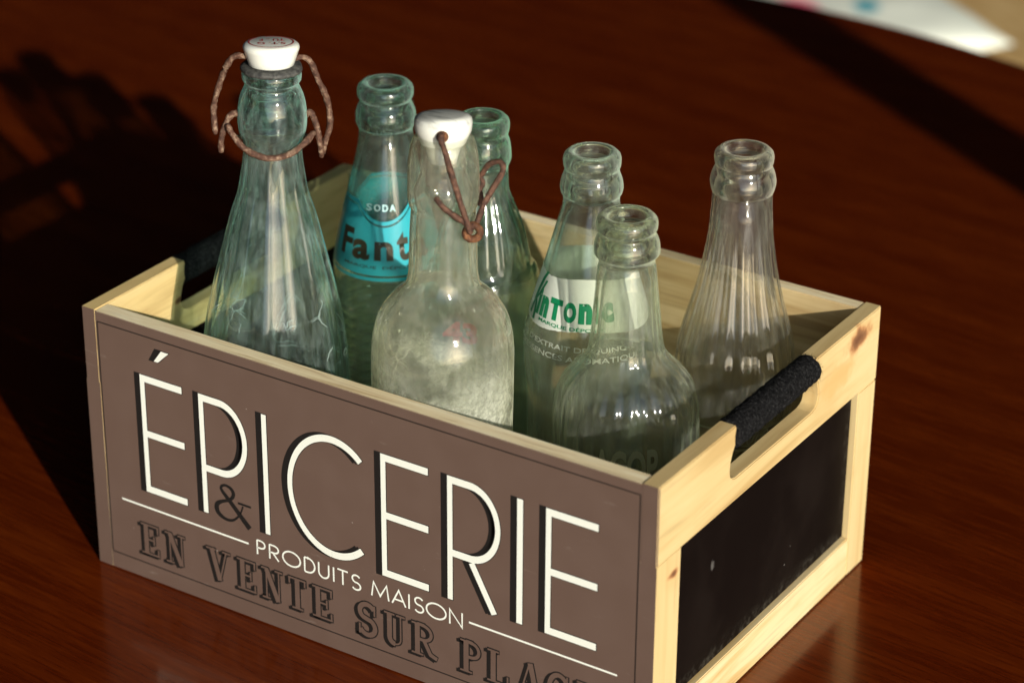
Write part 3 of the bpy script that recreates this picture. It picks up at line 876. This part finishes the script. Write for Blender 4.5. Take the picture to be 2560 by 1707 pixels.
# ------------------------------------------------------------------ bottles
PROF = dict(
B1=[(0,30),(1.5,33),(5,34.5),(60,34.5),(85,33.8),(94,33.4),(112.5,32),(122,30.8),(140,27.1),(157,23.1),(175,18.6),(185,15.5),(195,13.9),(203,13.0),(207.5,12.6),(209.5,12.9),(211.5,13.7),(214,14.6),(217,15.05),(221,15.2),(225,14.9),(230,13.9),(234,12.3),(235.6,11.7),(236.8,12.0),(238,12.8),(240,13.0),(242,12.6),(243,11.5)],
B2=[(0,25),(1.5,27),(5,27.6),(50,27.6),(100,27.0),(114,26.2),(118,26.0),(129,24.3),(142,21.5),(162,16.9),(174.6,13.8),(183,12.6),(186,12.5),(187,13.4),(189,14.1),(192,14.1),(195,13.5),(198.3,12.0),(199.3,11.6),(200.3,12.4),(202,13.1),(204,13.2),(206,12.7),(207,11.6)],
B3=[(0,28),(2,30.5),(6,31),(93,31),(116,31.2),(129,31.2),(137.5,30.7),(146,28.9),(153,25.3),(158,21.1),(163,16.2),(171,14.8),(188,14.4),(195,14.0),(198.6,13.8),(199.6,14.2),(201,14.75),(204,15.1),(208,15.25),(217,15.1),(224,14.4),(229,13.3),(231,12.2),(231.8,11)],
B4=[(0,25),(1.5,27),(5,27.5),(120,27.3),(128,26.8),(131,26),(133,25.4),(135,23.4),(136.7,22.6),(144,21),(154,18.6),(163.4,15),(173,12.0),(182,11.7),(184,11.8),(186,12.7),(188,13.2),(191,13.1),(196,12.4),(198.5,11.6),(199.5,11.6),(201,12.1),(204,12.4),(206,12),(207,10.8)],
B5=[(0,25),(1.5,26.5),(5,27),(60,27.2),(81,27.5),(93,27.9),(105,29.1),(116,29.4),(128,27.5),(139,24.7),(151,21.3),(162,18.3),(173,15.4),(185,12.5),(187,12.6),(188.5,13.5),(191,14),(194,13.6),(198,12.3),(199.5,12),(201,12.6),(204,12.8),(206,12.4),(207,11.2)],
B6=[(0,27),(1.5,29.5),(5,30.5),(60,31),(90,31.8),(101,31.8),(112,30.7),(118,28.7),(123.4,25.2),(128.8,20.2),(134.3,16.7),(145.5,15.1),(162,13.7),(173.7,12.6),(177,12.0),(179,12.8),(181,14.2),(184,14.1),(187.5,13.2),(189.5,12.1),(190.5,12.2),(192,13),(194,13.2),(196,12.8),(197.2,11.5)],
B7=[(0,24.5),(1.5,26),(5,26.8),(60,27),(97,26.9),(110,26.2),(121,23.9),(133,20.7),(144,18),(155,16),(166.5,14.4),(177.5,13.7),(184,13.3),(187,13.3),(189,14),(192.5,14.6),(196,14),(199,12.8),(200.3,12.4),(201.5,12.9),(204,13.2),(206,12.8),(207,11.6)])
POS = dict(B1=((.0712,.0461),(.0754,.0488,.245)), B2=((.0723,.137),(.0723,.137,.21)), B3=((.1635,.0481),(.165,.0491,.235)), B4=((.1331,.127),(.1331,.127,.21)),
           B5=((.1958,.1192),(.1958,.1192,.21)), B6=((.2354,.0897),(.2325,.0878,.2)), B7=((.2498,.1585),(.2498,.1585,.21)))
FZ = 0.006     # top of the crate's base board

def dense(pr):
    """monotone cubic resampling of a profile"""
    xs = [p[0] for p in pr]; ys = [p[1] for p in pr]
    n = len(xs)
    d = [(ys[i + 1] - ys[i]) / (xs[i + 1] - xs[i]) for i in range(n - 1)]
    m = [d[0]] + [0 if d[i - 1] * d[i] <= 0 else 2 * d[i - 1] * d[i] / (d[i - 1] + d[i]) for i in range(1, n - 1)] + [d[-1]]
    out = []
    for i in range(n - 1):
        h = xs[i + 1] - xs[i]
        k = max(2, int(math.ceil(h / (2.2 if h > 4 else 0.55))))
        for q in range(k):
            u = q / k
            y = (2 * u ** 3 - 3 * u ** 2 + 1) * ys[i] + (u ** 3 - 2 * u * u + u) * h * m[i] + (-2 * u ** 3 + 3 * u * u) * ys[i + 1] + (u ** 3 - u * u) * h * m[i + 1]
            out.append((xs[i] + u * h, y))
    out.append((xs[-1], ys[-1]))
    return out

def radius_fn(pr):
    dd = dense(pr)
    def f(z):
        z *= 1000
        if z <= dd[0][0]: return dd[0][1] / 1000
        for (a, ra), (b, rb) in zip(dd[:-1], dd[1:]):
            if z <= b: return (ra + (rb - ra) * (z - a) / (b - a)) / 1000
        return dd[-1][1] / 1000
    return f

def sstep(a, b, x):
    t = max(0.0, min(1.0, (x - a) / (b - a)))
    return t * t * (3 - 2 * t)

def bottle_mesh(pr, wall=2.4, mouth=8.2, neck_z=None, mod=None, N=160):
    """closed shell: outer surface, rounded lip, inner surface"""
    bm = bmesh.new()
    dd = dense(pr)
    top = dd[-1][0]
    if neck_z is None: neck_z = top - 24
    loops = []
    loops.append([bm.verts.new((0, 0, 0.0022))])
    loops.append([bm.verts.new((dd[0][1] * 0.75 / 1000 * math.cos(2 * math.pi * i / N), dd[0][1] * 0.75 / 1000 * math.sin(2 * math.pi * i / N), 0.0008)) for i in range(N)])
    for z, r in dd:
        ring = []
        for i in range(N):
            a = 2 * math.pi * i / N
            rr = r + (mod(z, a) if mod else 0)
            ring.append(bm.verts.new((rr * math.cos(a) / 1000, rr * math.sin(a) / 1000, z / 1000)))
        loops.append(ring)
    r1 = dd[-1][1]
    for k in range(1, 5):      # lip rounding over to the bore
        a = math.pi * k / 5
        rr = (r1 + mouth) / 2 + (r1 - mouth) / 2 * math.cos(a)
        zz = top + 0.8 * math.sin(a)
        loops.append([bm.verts.new((rr * math.cos(2 * math.pi * i / N) / 1000, rr * math.sin(2 * math.pi * i / N) / 1000, zz / 1000)) for i in range(N)])
    inner = []
    for z, r in dd[::-1]:
        if z < 6.5: break
        w = wall
        ri = max(2.0, r - w)
        k = sstep(neck_z - 10, neck_z, z)
        ri = ri * (1 - k) + min(mouth + 0.25 * math.sin(z * 1.1), r - 1.2) * k
        inner.append((z, ri))
    for z, r in inner:
        ring = []
        for i in range(N):
            a = 2 * math.pi * i / N
            rr = r + (mod(z, a) * 0.35 if mod else 0)
            ring.append(bm.verts.new((rr * math.cos(a) / 1000, rr * math.sin(a) / 1000, z / 1000)))
        loops.append(ring)
    zb = inner[-1][0]; rb = inner[-1][1]
    loops.append([bm.verts.new((rb * 0.9 * math.cos(2 * math.pi * i / N) / 1000, rb * 0.9 * math.sin(2 * math.pi * i / N) / 1000, (zb - 1.6) / 1000)) for i in range(N)])
    loops.append([bm.verts.new((0, 0, (zb - 0.4) / 1000))])
    for a, b in zip(loops[:-1], loops[1:]):
        for i in range(N):
            j = (i + 1) % N
            if len(a) == 1: bm.faces.new((a[0], b[j], b[i]))
            elif len(b) == 1: bm.faces.new((a[i], a[j], b[0]))
            else: bm.faces.new((a[i], a[j], b[j], b[i]))
    bmesh.ops.recalc_face_normals(bm, faces=bm.faces[:])
    return bm

def place_bottle(key, name, label):
    (bx, by), t = POS[key]
    root = empty(name, (bx, by, FZ + 0.0002))
    ax = (Vector(t) - Vector((bx, by, FZ))).normalized()
    root.rotation_euler = Vector((0, 0, 1)).rotation_difference(ax).to_euler()
    tag(root, label, 'bottle', 'old glass bottles standing in the crate')
    root['_az'] = 0.0
    del root['_az']
    return root

def cam_az(key):
    (bx, by), t = POS[key]
    return math.atan2(CAM.y - by, CAM.x - bx)

def wrap(key, rf, off):
    """maps (azimuth in degrees from the side facing the camera side of the crate, z) onto the bottle"""
    a0 = cam_az(key)
    def f(az, z, o=0.0):
        a = a0 + math.radians(az)
        r = rf(z) + off + o
        return Vector((r * math.cos(a), r * math.sin(a), z))
    return f

def text_bm(body, map_fn, bold=0.0, cell=0.9, space=1.0):
    """built-in font text as a flat mesh in a unit box, subdivided and bent by map_fn(u, v)"""
    cu = bpy.data.curves.new('txt', 'FONT')
    cu.body = body; cu.size = 1; cu.offset = bold; cu.space_character = space; cu.resolution_u = 4
    o = bpy.data.objects.new('txt', cu)
    COL.objects.link(o)
    bpy.context.view_layer.update()
    me = bpy.data.meshes.new_from_object(o.evaluated_get(bpy.context.evaluated_depsgraph_get()))
    bpy.data.objects.remove(o); bpy.data.curves.remove(cu)
    bm = bmesh.new(); bm.from_mesh(me); bpy.data.meshes.remove(me)
    bmesh.ops.remove_doubles(bm, verts=bm.verts[:], dist=1e-5)
    bmesh.ops.triangulate(bm, faces=bm.faces[:])
    for _ in range(2):
        ed = [e for e in bm.edges if e.calc_length() > 0.22]
        if not ed: break
        bmesh.ops.subdivide_edges(bm, edges=ed, cuts=1)
        bmesh.ops.triangulate(bm, faces=bm.faces[:])
    xs = [v.co.x for v in bm.verts]; ys = [v.co.y for v in bm.verts]
    x0, x1, y0, y1 = min(xs), max(xs), min(ys), max(ys)
    for v in bm.verts:
        v.co = map_fn((v.co.x - x0) / (x1 - x0), (v.co.y - y0) / (y1 - y0))
    bmesh.ops.recalc_face_normals(bm, faces=bm.faces[:])
    return bm

def band(fn, a0, a1, lo, hi, na=120, nz=10, closed=False):
    """a printed area on the bottle between z limits lo(az), hi(az)"""
    bm = bmesh.new()
    g = []
    cols = na if closed else na + 1
    for i in range(cols):
        az = a0 + (a1 - a0) * i / na
        zl, zh = lo(az), hi(az)
        g.append([bm.verts.new(fn(az, zl + (zh - zl) * j / nz)) for j in range(nz + 1)])
    for i in range(cols if closed else cols - 1):
        p, q = g[i], g[(i + 1) % cols]
        for j in range(nz):
            bm.faces.new((p[j], q[j], q[j + 1], p[j + 1]))
    return bm

def tube(bm, pts, rad, seed=0, sub=6, nr=12, rough=0.24, taper=True):
    P = [Vector(p) for p in pts]
    path = []
    for i in range(len(P) - 1):
        p0, p1, p2, p3 = [P[max(0, min(len(P) - 1, k))] for k in (i - 1, i, i + 1, i + 2)]
        for q in range(sub):
            u = q / sub
            path.append(0.5 * ((2 * p1) + (-p0 + p2) * u + (2 * p0 - 5 * p1 + 4 * p2 - p3) * u * u + (-p0 + 3 * p1 - 3 * p2 + p3) * u ** 3))
    path.append(P[-1])
    rings = []
    up = Vector((0.3, 0.2, 1)).normalized()
    for i, p in enumerate(path):
        t = (path[min(i + 1, len(path) - 1)] - path[max(i - 1, 0)]).normalized()
        s = t.cross(up)
        if s.length < 0.1: s = t.cross(Vector((1, 0, 0)))
        s.normalize(); u_ = s.cross(t)
        e = 1.0
        if taper and (i == 0 or i == len(path) - 1): e = 0.55
        ring = []
        for k in range(nr):
            a = 2 * math.pi * k / nr
            d = s * math.cos(a) + u_ * math.sin(a)
            nz = noise.noise(p * 900 + d * 2 + Vector((seed, 0, 0))) * rough + noise.noise(p * 300 + Vector((0, seed, 0))) * rough
            ring.append(bm.verts.new(p + d * rad * e * (1 + nz)))
        rings.append(ring)
    for p, q in zip(rings[:-1], rings[1:]):
        for k in range(nr): bm.faces.new((p[k], p[(k + 1) % nr], q[(k + 1) % nr], q[k]))
    bm.faces.new(rings[0][::-1]); bm.faces.new(rings[-1])

def lathe_bm(pr, N=64, wob=None):
    bm = bmesh.new(); loops = []
    for z, r in pr:
        if r == 0: loops.append([bm.verts.new((0, 0, z / 1000))])
        else:
            loops.append([bm.verts.new(((r + (wob(z, 2 * math.pi * i / N) if wob else 0)) * math.cos(2 * math.pi * i / N) / 1000, (r + (wob(z, 2 * math.pi * i / N) if wob else 0)) * math.sin(2 * math.pi * i / N) / 1000, z / 1000)) for i in range(N)])
    for a, b in zip(loops[:-1], loops[1:]):
        for i in range(N):
            j = (i + 1) % N
            if len(a) == 1: bm.faces.new((a[0], b[j], b[i]))
            elif len(b) == 1: bm.faces.new((a[i], a[j], b[0]))
            else: bm.faces.new((a[i], a[j], b[j], b[i]))
    bmesh.ops.recalc_face_normals(bm, faces=bm.faces[:])
    return bm

def facing_frame(key):
    """point at (right, z, towards) in mm around the bottle's axis, seen from the front of the crate"""
    (bx, by), t = POS[key]
    n = Vector((CAM.x - t[0], CAM.y - t[1], 0)).normalized()
    r = Vector((-n.y, n.x, 0))
    def f(a, z, b=0.0): return r * (a / 1000) + n * (b / 1000) + Vector((0, 0, z / 1000))
    return f

def lean(bm, key, z, deg):
    """tips a stopper about the axis across the view of the crate's front"""
    F = facing_frame(key)
    rt = F(1, 0) .normalized()
    bmesh.ops.rotate(bm, verts=bm.verts[:], cent=Vector((0, 0, z / 1000)), matrix=Matrix.Rotation(math.radians(deg), 3, rt))

# --- tall aqua bottle with the closed porcelain stopper
def bottle_swing_tall():
    k = 'B1'
    root = place_bottle(k, 'swing_top_bottle', 'tall aqua ribbed bottle, front left, shut with a white porcelain stopper and rusty wire')
    def mod(z, a):
        f = sstep(30, 60, z) * (1 - sstep(190, 204, z))
        c = math.cos(a * 12 + 0.7)
        return f * (0.95 * (abs(c) ** 0.6) * (1 if c > 0 else -1)) * (0.5 + 0.5 * sstep(200, 120, z) if z > 120 else 1.0) * 0.8
    obj('bottle_glass', bottle_mesh(PROF[k], 2.6, 8.6, 226, mod, N=240), M['glass_aqua'], root)
    F = facing_frame(k)
    # rubber washer, slightly wavy
    bm = lathe_bm([(241.6, 7.5), (241.8, 11.5), (242.0, 12.9), (243.0, 13.5), (244.2, 13.2), (244.6, 11.5), (244.6, 7.5)], 72,
                  wob=lambda z, a: 0.25 * math.sin(3 * a + 1) + 0.18 * math.sin(7 * a))
    obj('rubber_washer', bm, M['rubber'], root)
    bm = lathe_bm([(244.0, 0), (244.3, 9.2), (244.9, 9.9), (247.5, 10.7), (251.0, 11.9), (252.3, 12.3), (253.4, 12.0), (254.2, 11.1), (254.5, 10.0), (254.6, 0)], 72)
    lean(bm, k, 249.0, -5)
    cap = obj('stopper', bm, M['porcelain'], root)
    # red print on top: ring and worn letters, reading from the back of the crate
    a0 = cam_az(k)
    right = Vector((-math.sin(a0), math.cos(a0), 0)); near = Vector((math.cos(a0), math.sin(a0), 0))
    def top(x, y): return right * (x / 1000) + near * (-y / 1000) + Vector((0, 0, 0.25468))
    ink = bmesh.new()
    N = 90
    for i in range(N):
        a, b = 2 * math.pi * i / N, 2 * math.pi * (i + 1) / N
        if noise.noise(Vector((math.cos(a) * 1.6, math.sin(a) * 1.6, 5))) > 0.28: continue
        vs = [ink.verts.new(top(r * math.cos(q), r * math.sin(q) * 0.93)) for r, q in ((9.3, a), (9.9, a), (9.9, b), (9.3, b))]
        ink.faces.new(vs)
    lean(ink, k, 249.0, -5)
    obj('ring_print', ink, M['red_ink'], cap, smooth=False)
    tb = text_bm('S.T. G', lambda u, v: top(6.2 - 12.0 * u, -0.8 - 3.6 * v + 0.0), 0.02)
    lean(tb, k, 249.0, -5)
    obj('lettering', tb, M['red_ink'], cap, smooth=False)
    tb = text_bm('TU .. F', lambda u, v: top(5.8 - 10.8 * u, 4.9 - 3.6 * v), 0.01)
    lean(tb, k, 249.0, -5)
    obj('lettering', tb, M['red_ink'], cap, smooth=False)
    # bail: through the stopper, down both sides
    bm = bmesh.new()
    tube(bm, [F(-9.5, 248.2), F(-13.0, 248.5), F(-15.8, 248.3), F(-18.0, 246.0), F(-20.6, 241.0), F(-23.2, 233.5), F(-25.0, 226.5), F(-25.3, 220.4, 1), F(-24.6, 213.0, 2)], 0.00134, 3)
    tube(bm, [F(9.5, 247.0), F(14.0, 247.6), F(17.2, 244.9), F(20.0, 237.6), F(22.9, 231.1), F(24.8, 223.4), F(25.0, 216.2, 1), F(23.1, 209.5, 2), F(21.4, 203.6, 3)], 0.00134, 5)
    obj('stopper_bail', bm, M['rust'], root)
    bm = bmesh.new()
    tube(bm, [F(-14.6, 222.3, 1), F(-17.0, 222.6, 2), F(-18.9, 221.0, 3), F(-20.9, 216.9, 4), F(-22.3, 211.5, 5), F(-22.4, 205.7, 5)], 0.00138, 11)
    obj('lever_wire', bm, M['rust'], root)
    bm = bmesh.new()
    tube(bm, [F(14.6, 221.0, 1), F(16.6, 223.0, 2), F(18.8, 218.5, 3), F(20.2, 211.7, 4), F(21.2, 205.4, 4), F(21.3, 202.6, 3)], 0.00138, 13)
    obj('lever_wire', bm, M['rust'], root)
    bm = bmesh.new()
    pts = [F(-19.6, 219.5, 6), F(-17.0, 215.0, 8.5), F(-11.5, 209.8, 12), F(-2.8, 206.6, 14.0), F(6.0, 207.6, 13.6), F(12.9, 211.4, 11), F(18.2, 216.0, 7)]
    tube(bm, pts, 0.00140, 17)
    tube(bm, [F(-17.0, 214.5, 8.5), F(-16.2, 211.0, 1), F(-12.5, 208.0, -8), F(0, 206.8, -14), F(12.5, 208.0, -8), F(16.0, 211, 1), F(17.2, 214.5, 8)], 0.00115, 19)
    obj('neck_wire', bm, M['rust'], root)
bottle_swing_tall()

# --- teal bottle with the turquoise print
def bottle_turquoise():
    k = 'B2'
    root = place_bottle(k, 'soda_bottle', 'open green glass soda bottle with turquoise printed label, behind the tall stoppered bottle')
    def mod(z, a):
        f = sstep(30, 34, z) * (1 - sstep(98, 103, z))
        return f * 1.0 * math.sin(2 * math.pi * z / 5.2)
    pr = []
    for (a, ra), (b, rb) in zip(PROF[k][:-1], PROF[k][1:]):
        pr.append((a, ra))
        if 5 <= a < 110:
            q = a + 1.0
            while q < b - 0.5: pr.append((q, ra + (rb - ra) * (q - a) / (b - a))); q += 1.0
    pr.append(PROF[k][-1])
    obj('bottle_glass', bottle_mesh(pr, 2.6, 8.2, 186, mod, N=128), M['glass_teal'], root)
    rf = radius_fn(PROF[k])
    fn = wrap(k, rf, 0.00012)
    def smile(az, z0, gain, p=112.0):
        u = ((az + 5 + p / 2) % p) - p / 2
        return z0 + gain * (u / 35.0) ** 2
    lo = lambda az: 0.1200 / 1
    arc1 = lambda az: min(0.1520, smile(az, 0.1432, 0.0070))
    lab = obj('label', band(fn, -180, 180, lambda a: 0.1203, arc1, 180, 14), M['lab_teal'], root)
    obj('label_border', band(fn, -180, 180, lambda a: 0.1176, lambda a: 0.1193, 180, 2), M['lab_teal'], lab)
    obj('label_border', band(fn, -180, 180, lambda a: arc1(a) + 0.0009, lambda a: arc1(a) + 0.0027, 180, 2), M['lab_teal'], lab)
    f2 = wrap(k, rf, 0.00030)
    def tx(body, a0, a1, z0, z1, mat, bold=0.0, nm='lettering', skew=0.0):
        b = text_bm(body, lambda u, v: f2(a0 + (a1 - a0) * u, z0 + (z1 - z0) * v + skew * u), bold)
        obj(nm, b, mat, lab, smooth=False)
    for ch, a, b_ in (('S', -30, -21.5), ('O', -18.4, -9.3), ('D', -6.5, 1.2), ('A', 3.4, 11.6)): tx(ch, a, b_, 0.1507, 0.1540, M['lab_cyan'], 0.03)
    for ch, a, b_, z0, z1 in (('F', -62, -44, 0.1276, 0.1410), ('a', -43.5, -21, 0.1272, 0.1367), ('n', -15.5, 6, 0.1276, 0.1367), ('t', 10.5, 25, 0.1274, 0.1411), ('a', 29, 50, 0.1272, 0.1367)):
        tx(ch, a, b_, z0, z1, M['lab_line'], 0.035)
    tx('MARQUE  DÉPOSÉE', -53, 34, 0.1234, 0.1254, M['lab_line'], 0.01)
bottle_turquoise()

# --- frosted bottle with the open stopper
def bottle_swing_frosted():
    k = 'B3'
    root = place_bottle(k, 'swing_top_bottle', 'pale frosted round-shouldered bottle, porcelain stopper resting loose in its mouth, rusty wire dangling')
    pr = PROF[k]
    obj('bottle_glass', bottle_mesh(pr, 2.8, 9.6, 216, lambda z, a: 0.12 * math.sin(3 * a + z * 0.03), N=144), M['glass_frost'], root)
    rf = radius_fn(pr)
    fr = wrap(k, rf, 0.00010)
    b = text_bm('43', lambda u, v: fr(150 + 30 * (1 - u), 0.1195 + 0.0105 * v), 0.05)
    lb = obj('faded_print', b, M['lab_red'], root, smooth=False)
    F = facing_frame(k)
    # stopper, leaning a touch
    bm = lathe_bm([(219.9, 0), (220.1, 5.6), (223.9, 6.6), (226.9, 7.6), (228.4, 9.4), (231.6, 10.6), (234.0, 11.9), (237.6, 12.2), (239.4, 11.8), (240.4, 10.6), (240.7, 8.5), (240.8, 0)], 72,
                  wob=lambda z, a: 0.10 * math.sin(2 * a))
    lean(bm, k, 234.0, -8)
    cap = obj('stopper', bm, M['porcelain_worn'], root)
    cap.matrix_parent_inverse = Matrix.Identity(4)
    # rust stained hole where the wire comes out
    bm = bmesh.new()
    n = 20
    c = F(-0.4, 237.2, 12.02); rr = F(1, 0, 0) - F(0, 0, 0); uu = Vector((0, 0, 1))
    ctr = bm.verts.new(F(-0.4, 235.6, 11.6))
    ring = [bm.verts.new(F(-0.4 + 2.6 * math.cos(2 * math.pi * i / n), 235.7 + 2.7 * math.sin(2 * math.pi * i / n), 12.15 - 0.05 * (2.6 * math.cos(2 * math.pi * i / n)) ** 2 / 2.2 - 0.12 * max(0, -math.sin(2 * math.pi * i / n)))) for i in range(n)]
    for i in range(n): bm.faces.new((ctr, ring[i], ring[(i + 1) % n]))
    obj('rust_stain', bm, M['rust_orange'], cap)
    bm = bmesh.new()
    tube(bm, [F(-0.8, 236.2, 8), F(-0.9, 236.6, 12.5), F(-1.0, 235.6, 14.6), F(0.6, 230.5, 15.0), F(3.6, 220.0, 15.6), F(6.6, 210.0, 16.2), F(9.3, 201.0, 17.0), F(11.6, 194.0, 17.0)], 0.00125, 23)
    obj('stopper_bail', bm, M['rust_dark'], root)
    bm = bmesh.new()
    lp = [F(12.4 + 3.1 * math.cos(math.radians(q)), 194.0 + 3.1 * math.sin(math.radians(q)), 16.2 - q / 360 * 1.4) for q in range(100, 500, 22)]
    tube(bm, lp, 0.00150, 29)
    obj('wire_loop', bm, M['rust_orange'], root)
    bm = bmesh.new()
    tube(bm, [F(-3.2, 209.0, 13.2), F(-1.8, 207.6, 15.0), F(0.8, 205.0, 16.0), F(4.4, 202.2, 16.4), F(8.0, 199.8, 16.4), F(11.2, 197.2, 16.0), F(13.5, 196.6, 13.5),
              F(17.2, 203.9, 8), F(21.0, 210.3, 6), F(24.4, 216.1, 5), F(25.0, 219.3, 4), F(23.0, 220.6, 2), F(19.0, 218.2, 0), F(15.9, 212.5, -2)], 0.00125, 31)
    tube(bm, [F(15.6, 212.8, -2), F(16.8, 209.5, -1), F(15.6, 206.5, 0), F(16.2, 203.5, 1), F(15.0, 200.5, 2)], 0.00105, 37)
    obj('neck_wire', bm, M['rust_dark'], root)
bottle_swing_frosted()

# --- ribbed green bottle behind the frosted one
def bottle_green():
    k = 'B4'
    root = place_bottle(k, 'soda_bottle', 'open pale green bottle with ribbed shoulders, mostly hidden behind the frosted bottle')
    def mod(z, a):
        f = sstep(136, 140, z) * (1 - sstep(166, 176, z))
        c = math.cos(a * 14)
        return f * 0.62 * (abs(c) ** 0.7) * (1 if c > 0 else -1)
    obj('bottle_glass', bottle_mesh(PROF[k], 2.6, 7.8, 184, mod, N=224), M['glass_green'], root)
bottle_green()

# --- bottle with the white band and green print
def bottle_white_band():
    k = 'B5'
    root = place_bottle(k, 'soda_bottle', 'open bottle with white band and green lettering on its shoulder, behind the front right bottle')
    obj('bottle_glass', bottle_mesh(PROF[k], 2.6, 8.0, 186, None, N=128), M['glass_sage'], root)
    rf = radius_fn(PROF[k])
    fn = wrap(k, rf, 0.00012)
    def rag(az, s): return 0.0004 * noise.noise(Vector((az * 0.25, s, 0))) + 0.0002 * noise.noise(Vector((az * 1.1, s, 3)))
    lab = obj('label', band(fn, -180, 180, lambda a: 0.1315 + 0.0012 * math.cos(math.radians(a * 3)) - 0.0004 + rag(a, 1), lambda a: 0.1540 + 0.0010 * math.cos(math.radians(a * 3)) + rag(a, 9), 260, 12), M['lab_white'], root)
    f2 = wrap(k, rf, 0.00030)
    def tx(body, a0, a1, z0, z1, mat, bold=0.0, parent=lab, sk=0.0):
        obj('lettering', text_bm(body, lambda u, v: f2(a0 + (a1 - a0) * u, z0 + (z1 - z0) * v + sk * u), bold), mat, parent, smooth=False)
    # tall slanting K drawn as ribbons
    ink = Ink()
    ink.ribbon([(-88, 0.1325), (-84, 0.1430), (-72, 0.1530)], 0.0, 0)
    bm = bmesh.new()
    def strip(p, wd):
        g = []
        for az, z in p: g.append((bm.verts.new(f2(az - wd, z)), bm.verts.new(f2(az + wd, z))))
        for a, b in zip(g[:-1], g[1:]): bm.faces.new((a[0], a[1], b[1], b[0]))
    strip([(-77, 0.1325), (-75, 0.1380), (-71.5, 0.1440), (-66.5, 0.1500), (-61, 0.1538)], 2.6)
    strip([(-67, 0.1312), (-67.5, 0.1350), (-69.5, 0.1388), (-72, 0.1402)], 2.2)
    strip([(-72, 0.1400), (-67, 0.1428), (-62.5, 0.1465), (-58.5, 0.1500)], 1.7)
    obj('lettering', bm, M['lab_green'], lab, smooth=False)
    for ch, a, b_, z0, z1 in (('i', -65.5, -60.5, 0.1344, 0.1468), ('n', -58.5, -46.5, 0.1346, 0.1438), ('T', -45, -29, 0.1352, 0.1447), ('O', -27, -13.2, 0.1357, 0.1446), ('n', -10.8, 3.4, 0.1358, 0.1448), ('i', 6.5, 10, 0.1360, 0.1480), ('c', 13, 26, 0.1362, 0.1450)):
        tx(ch, a, b_, z0, z1, M['lab_green'], 0.07)
    tx('MARQUE DÉPOSÉE', -57, 16, 0.1321, 0.1343, M['lab_green'], 0.02)
    lg = 'lettering'
    tx('À BASE D\'EXTRAIT DE QUINQUINA', -102, 62, 0.1226, 0.1259, M['lab_grey'], 0.01, root)
    tx('ET D\'ESSENCES AROMATIQUES', -95, 55, 0.1178, 0.1209, M['lab_grey'], 0.01, root)
bottle_white_band()

# --- front right bottle
def bottle_front_right():
    k = 'B6'
    root = place_bottle(k, 'soda_bottle', 'short open bottle with fluted round shoulders, nearest the right front corner of the crate')
    def mod(z, a):
        f = sstep(70, 90, z) * (1 - sstep(118, 131, z)) + 0.25 * sstep(128, 134, z) * (1 - sstep(150, 165, z))
        c = math.cos(a * 26)
        return f * 0.55 * c
    obj('bottle_glass', bottle_mesh(PROF[k], 2.8, 8.4, 176, mod, N=312), M['glass_olive'], root)
    rf = radius_fn(PROF[k])
    f2 = wrap(k, rf, 0.00085)
    obj('lettering', text_bm('ACOP', lambda u, v: f2(-24 + 50 * u, 0.0840 + 0.0180 * v), 0.03), M['lab_olive'], root, smooth=False)
bottle_front_right()

# --- back right bottle
def bottle_back_right():
    k = 'B7'
    root = place_bottle(k, 'soda_bottle', 'clear open bottle with fine flutes, by itself in the back right corner of the crate')
    def mod(z, a):
        f = sstep(84, 96, z) * (1 - sstep(158, 178, z))
        c = math.cos(a * 20 + (z - 90) * 0.012)
        return f * 0.80 * c * (0.5 + 0.5 * (1 - sstep(110, 165, z)))
    obj('bottle_glass', bottle_mesh(PROF[k], 2.5, 8.2, 187, mod, N=308), M['glass_clear'], root)
    rf = radius_fn(PROF[k])
    fn = wrap(k, rf, 0.00015)
    obj('label_border', band(fn, -60, 80, lambda a: 0.0815, lambda a: 0.0824, 90, 1), M['lab_olive'], root)
    obj('label_border', band(fn, -60, 80, lambda a: 0.0716, lambda a: 0.0726, 90, 1), M['lab_olive'], root)
    bm = bmesh.new()
    def curve(p, wd=0.9):
        g = []
        P = [Vector(q) for q in p]; pts = []
        for i in range(len(P) - 1):
            p0, p1, p2, p3 = [P[max(0, min(len(P) - 1, q))] for q in (i - 1, i, i + 1, i + 2)]
            for q in range(5):
                u = q / 5
                pts.append(0.5 * ((2 * p1) + (-p0 + p2) * u + (2 * p0 - 5 * p1 + 4 * p2 - p3) * u * u + (-p0 + 3 * p1 - 3 * p2 + p3) * u ** 3))
        pts.append(P[-1])
        rr = 0.0270
        for i, q in enumerate(pts):
            d = pts[min(i + 1, len(pts) - 1)] - pts[max(i - 1, 0)]
            t = Vector((math.radians(d.x) * rr, d.y)); t.normalize()
            n_ = Vector((-t.y, t.x)) * 0.00035 * wd
            g.append((bm.verts.new(fn(q.x + math.degrees(n_.x / rr), q.y + n_.y, 0.0001)), bm.verts.new(fn(q.x - math.degrees(n_.x / rr), q.y - n_.y, 0.0001))))
        for a, b in zip(g[:-1], g[1:]): bm.faces.new((a[0], a[1], b[1], b[0]))
    curve([(-2, 0.0790), (2, 0.0755), (6, 0.0790), (8, 0.0755), (12, 0.0757), (15, 0.0782), (16.5, 0.0752), (20, 0.0760), (23, 0.0790), (26, 0.0812), (27.5, 0.0800), (25, 0.0775), (24, 0.0752), (28, 0.0757), (32, 0.0785), (36, 0.0810), (37, 0.0795), (35, 0.0765), (37, 0.0750), (41, 0.0765)])
    curve([(8, 0.0748), (14, 0.0741), (22, 0.0744), (30, 0.0752)], 0.7)
    obj('script_lettering', bm, M['lab_olive'], root, smooth=False)
bottle_back_right()
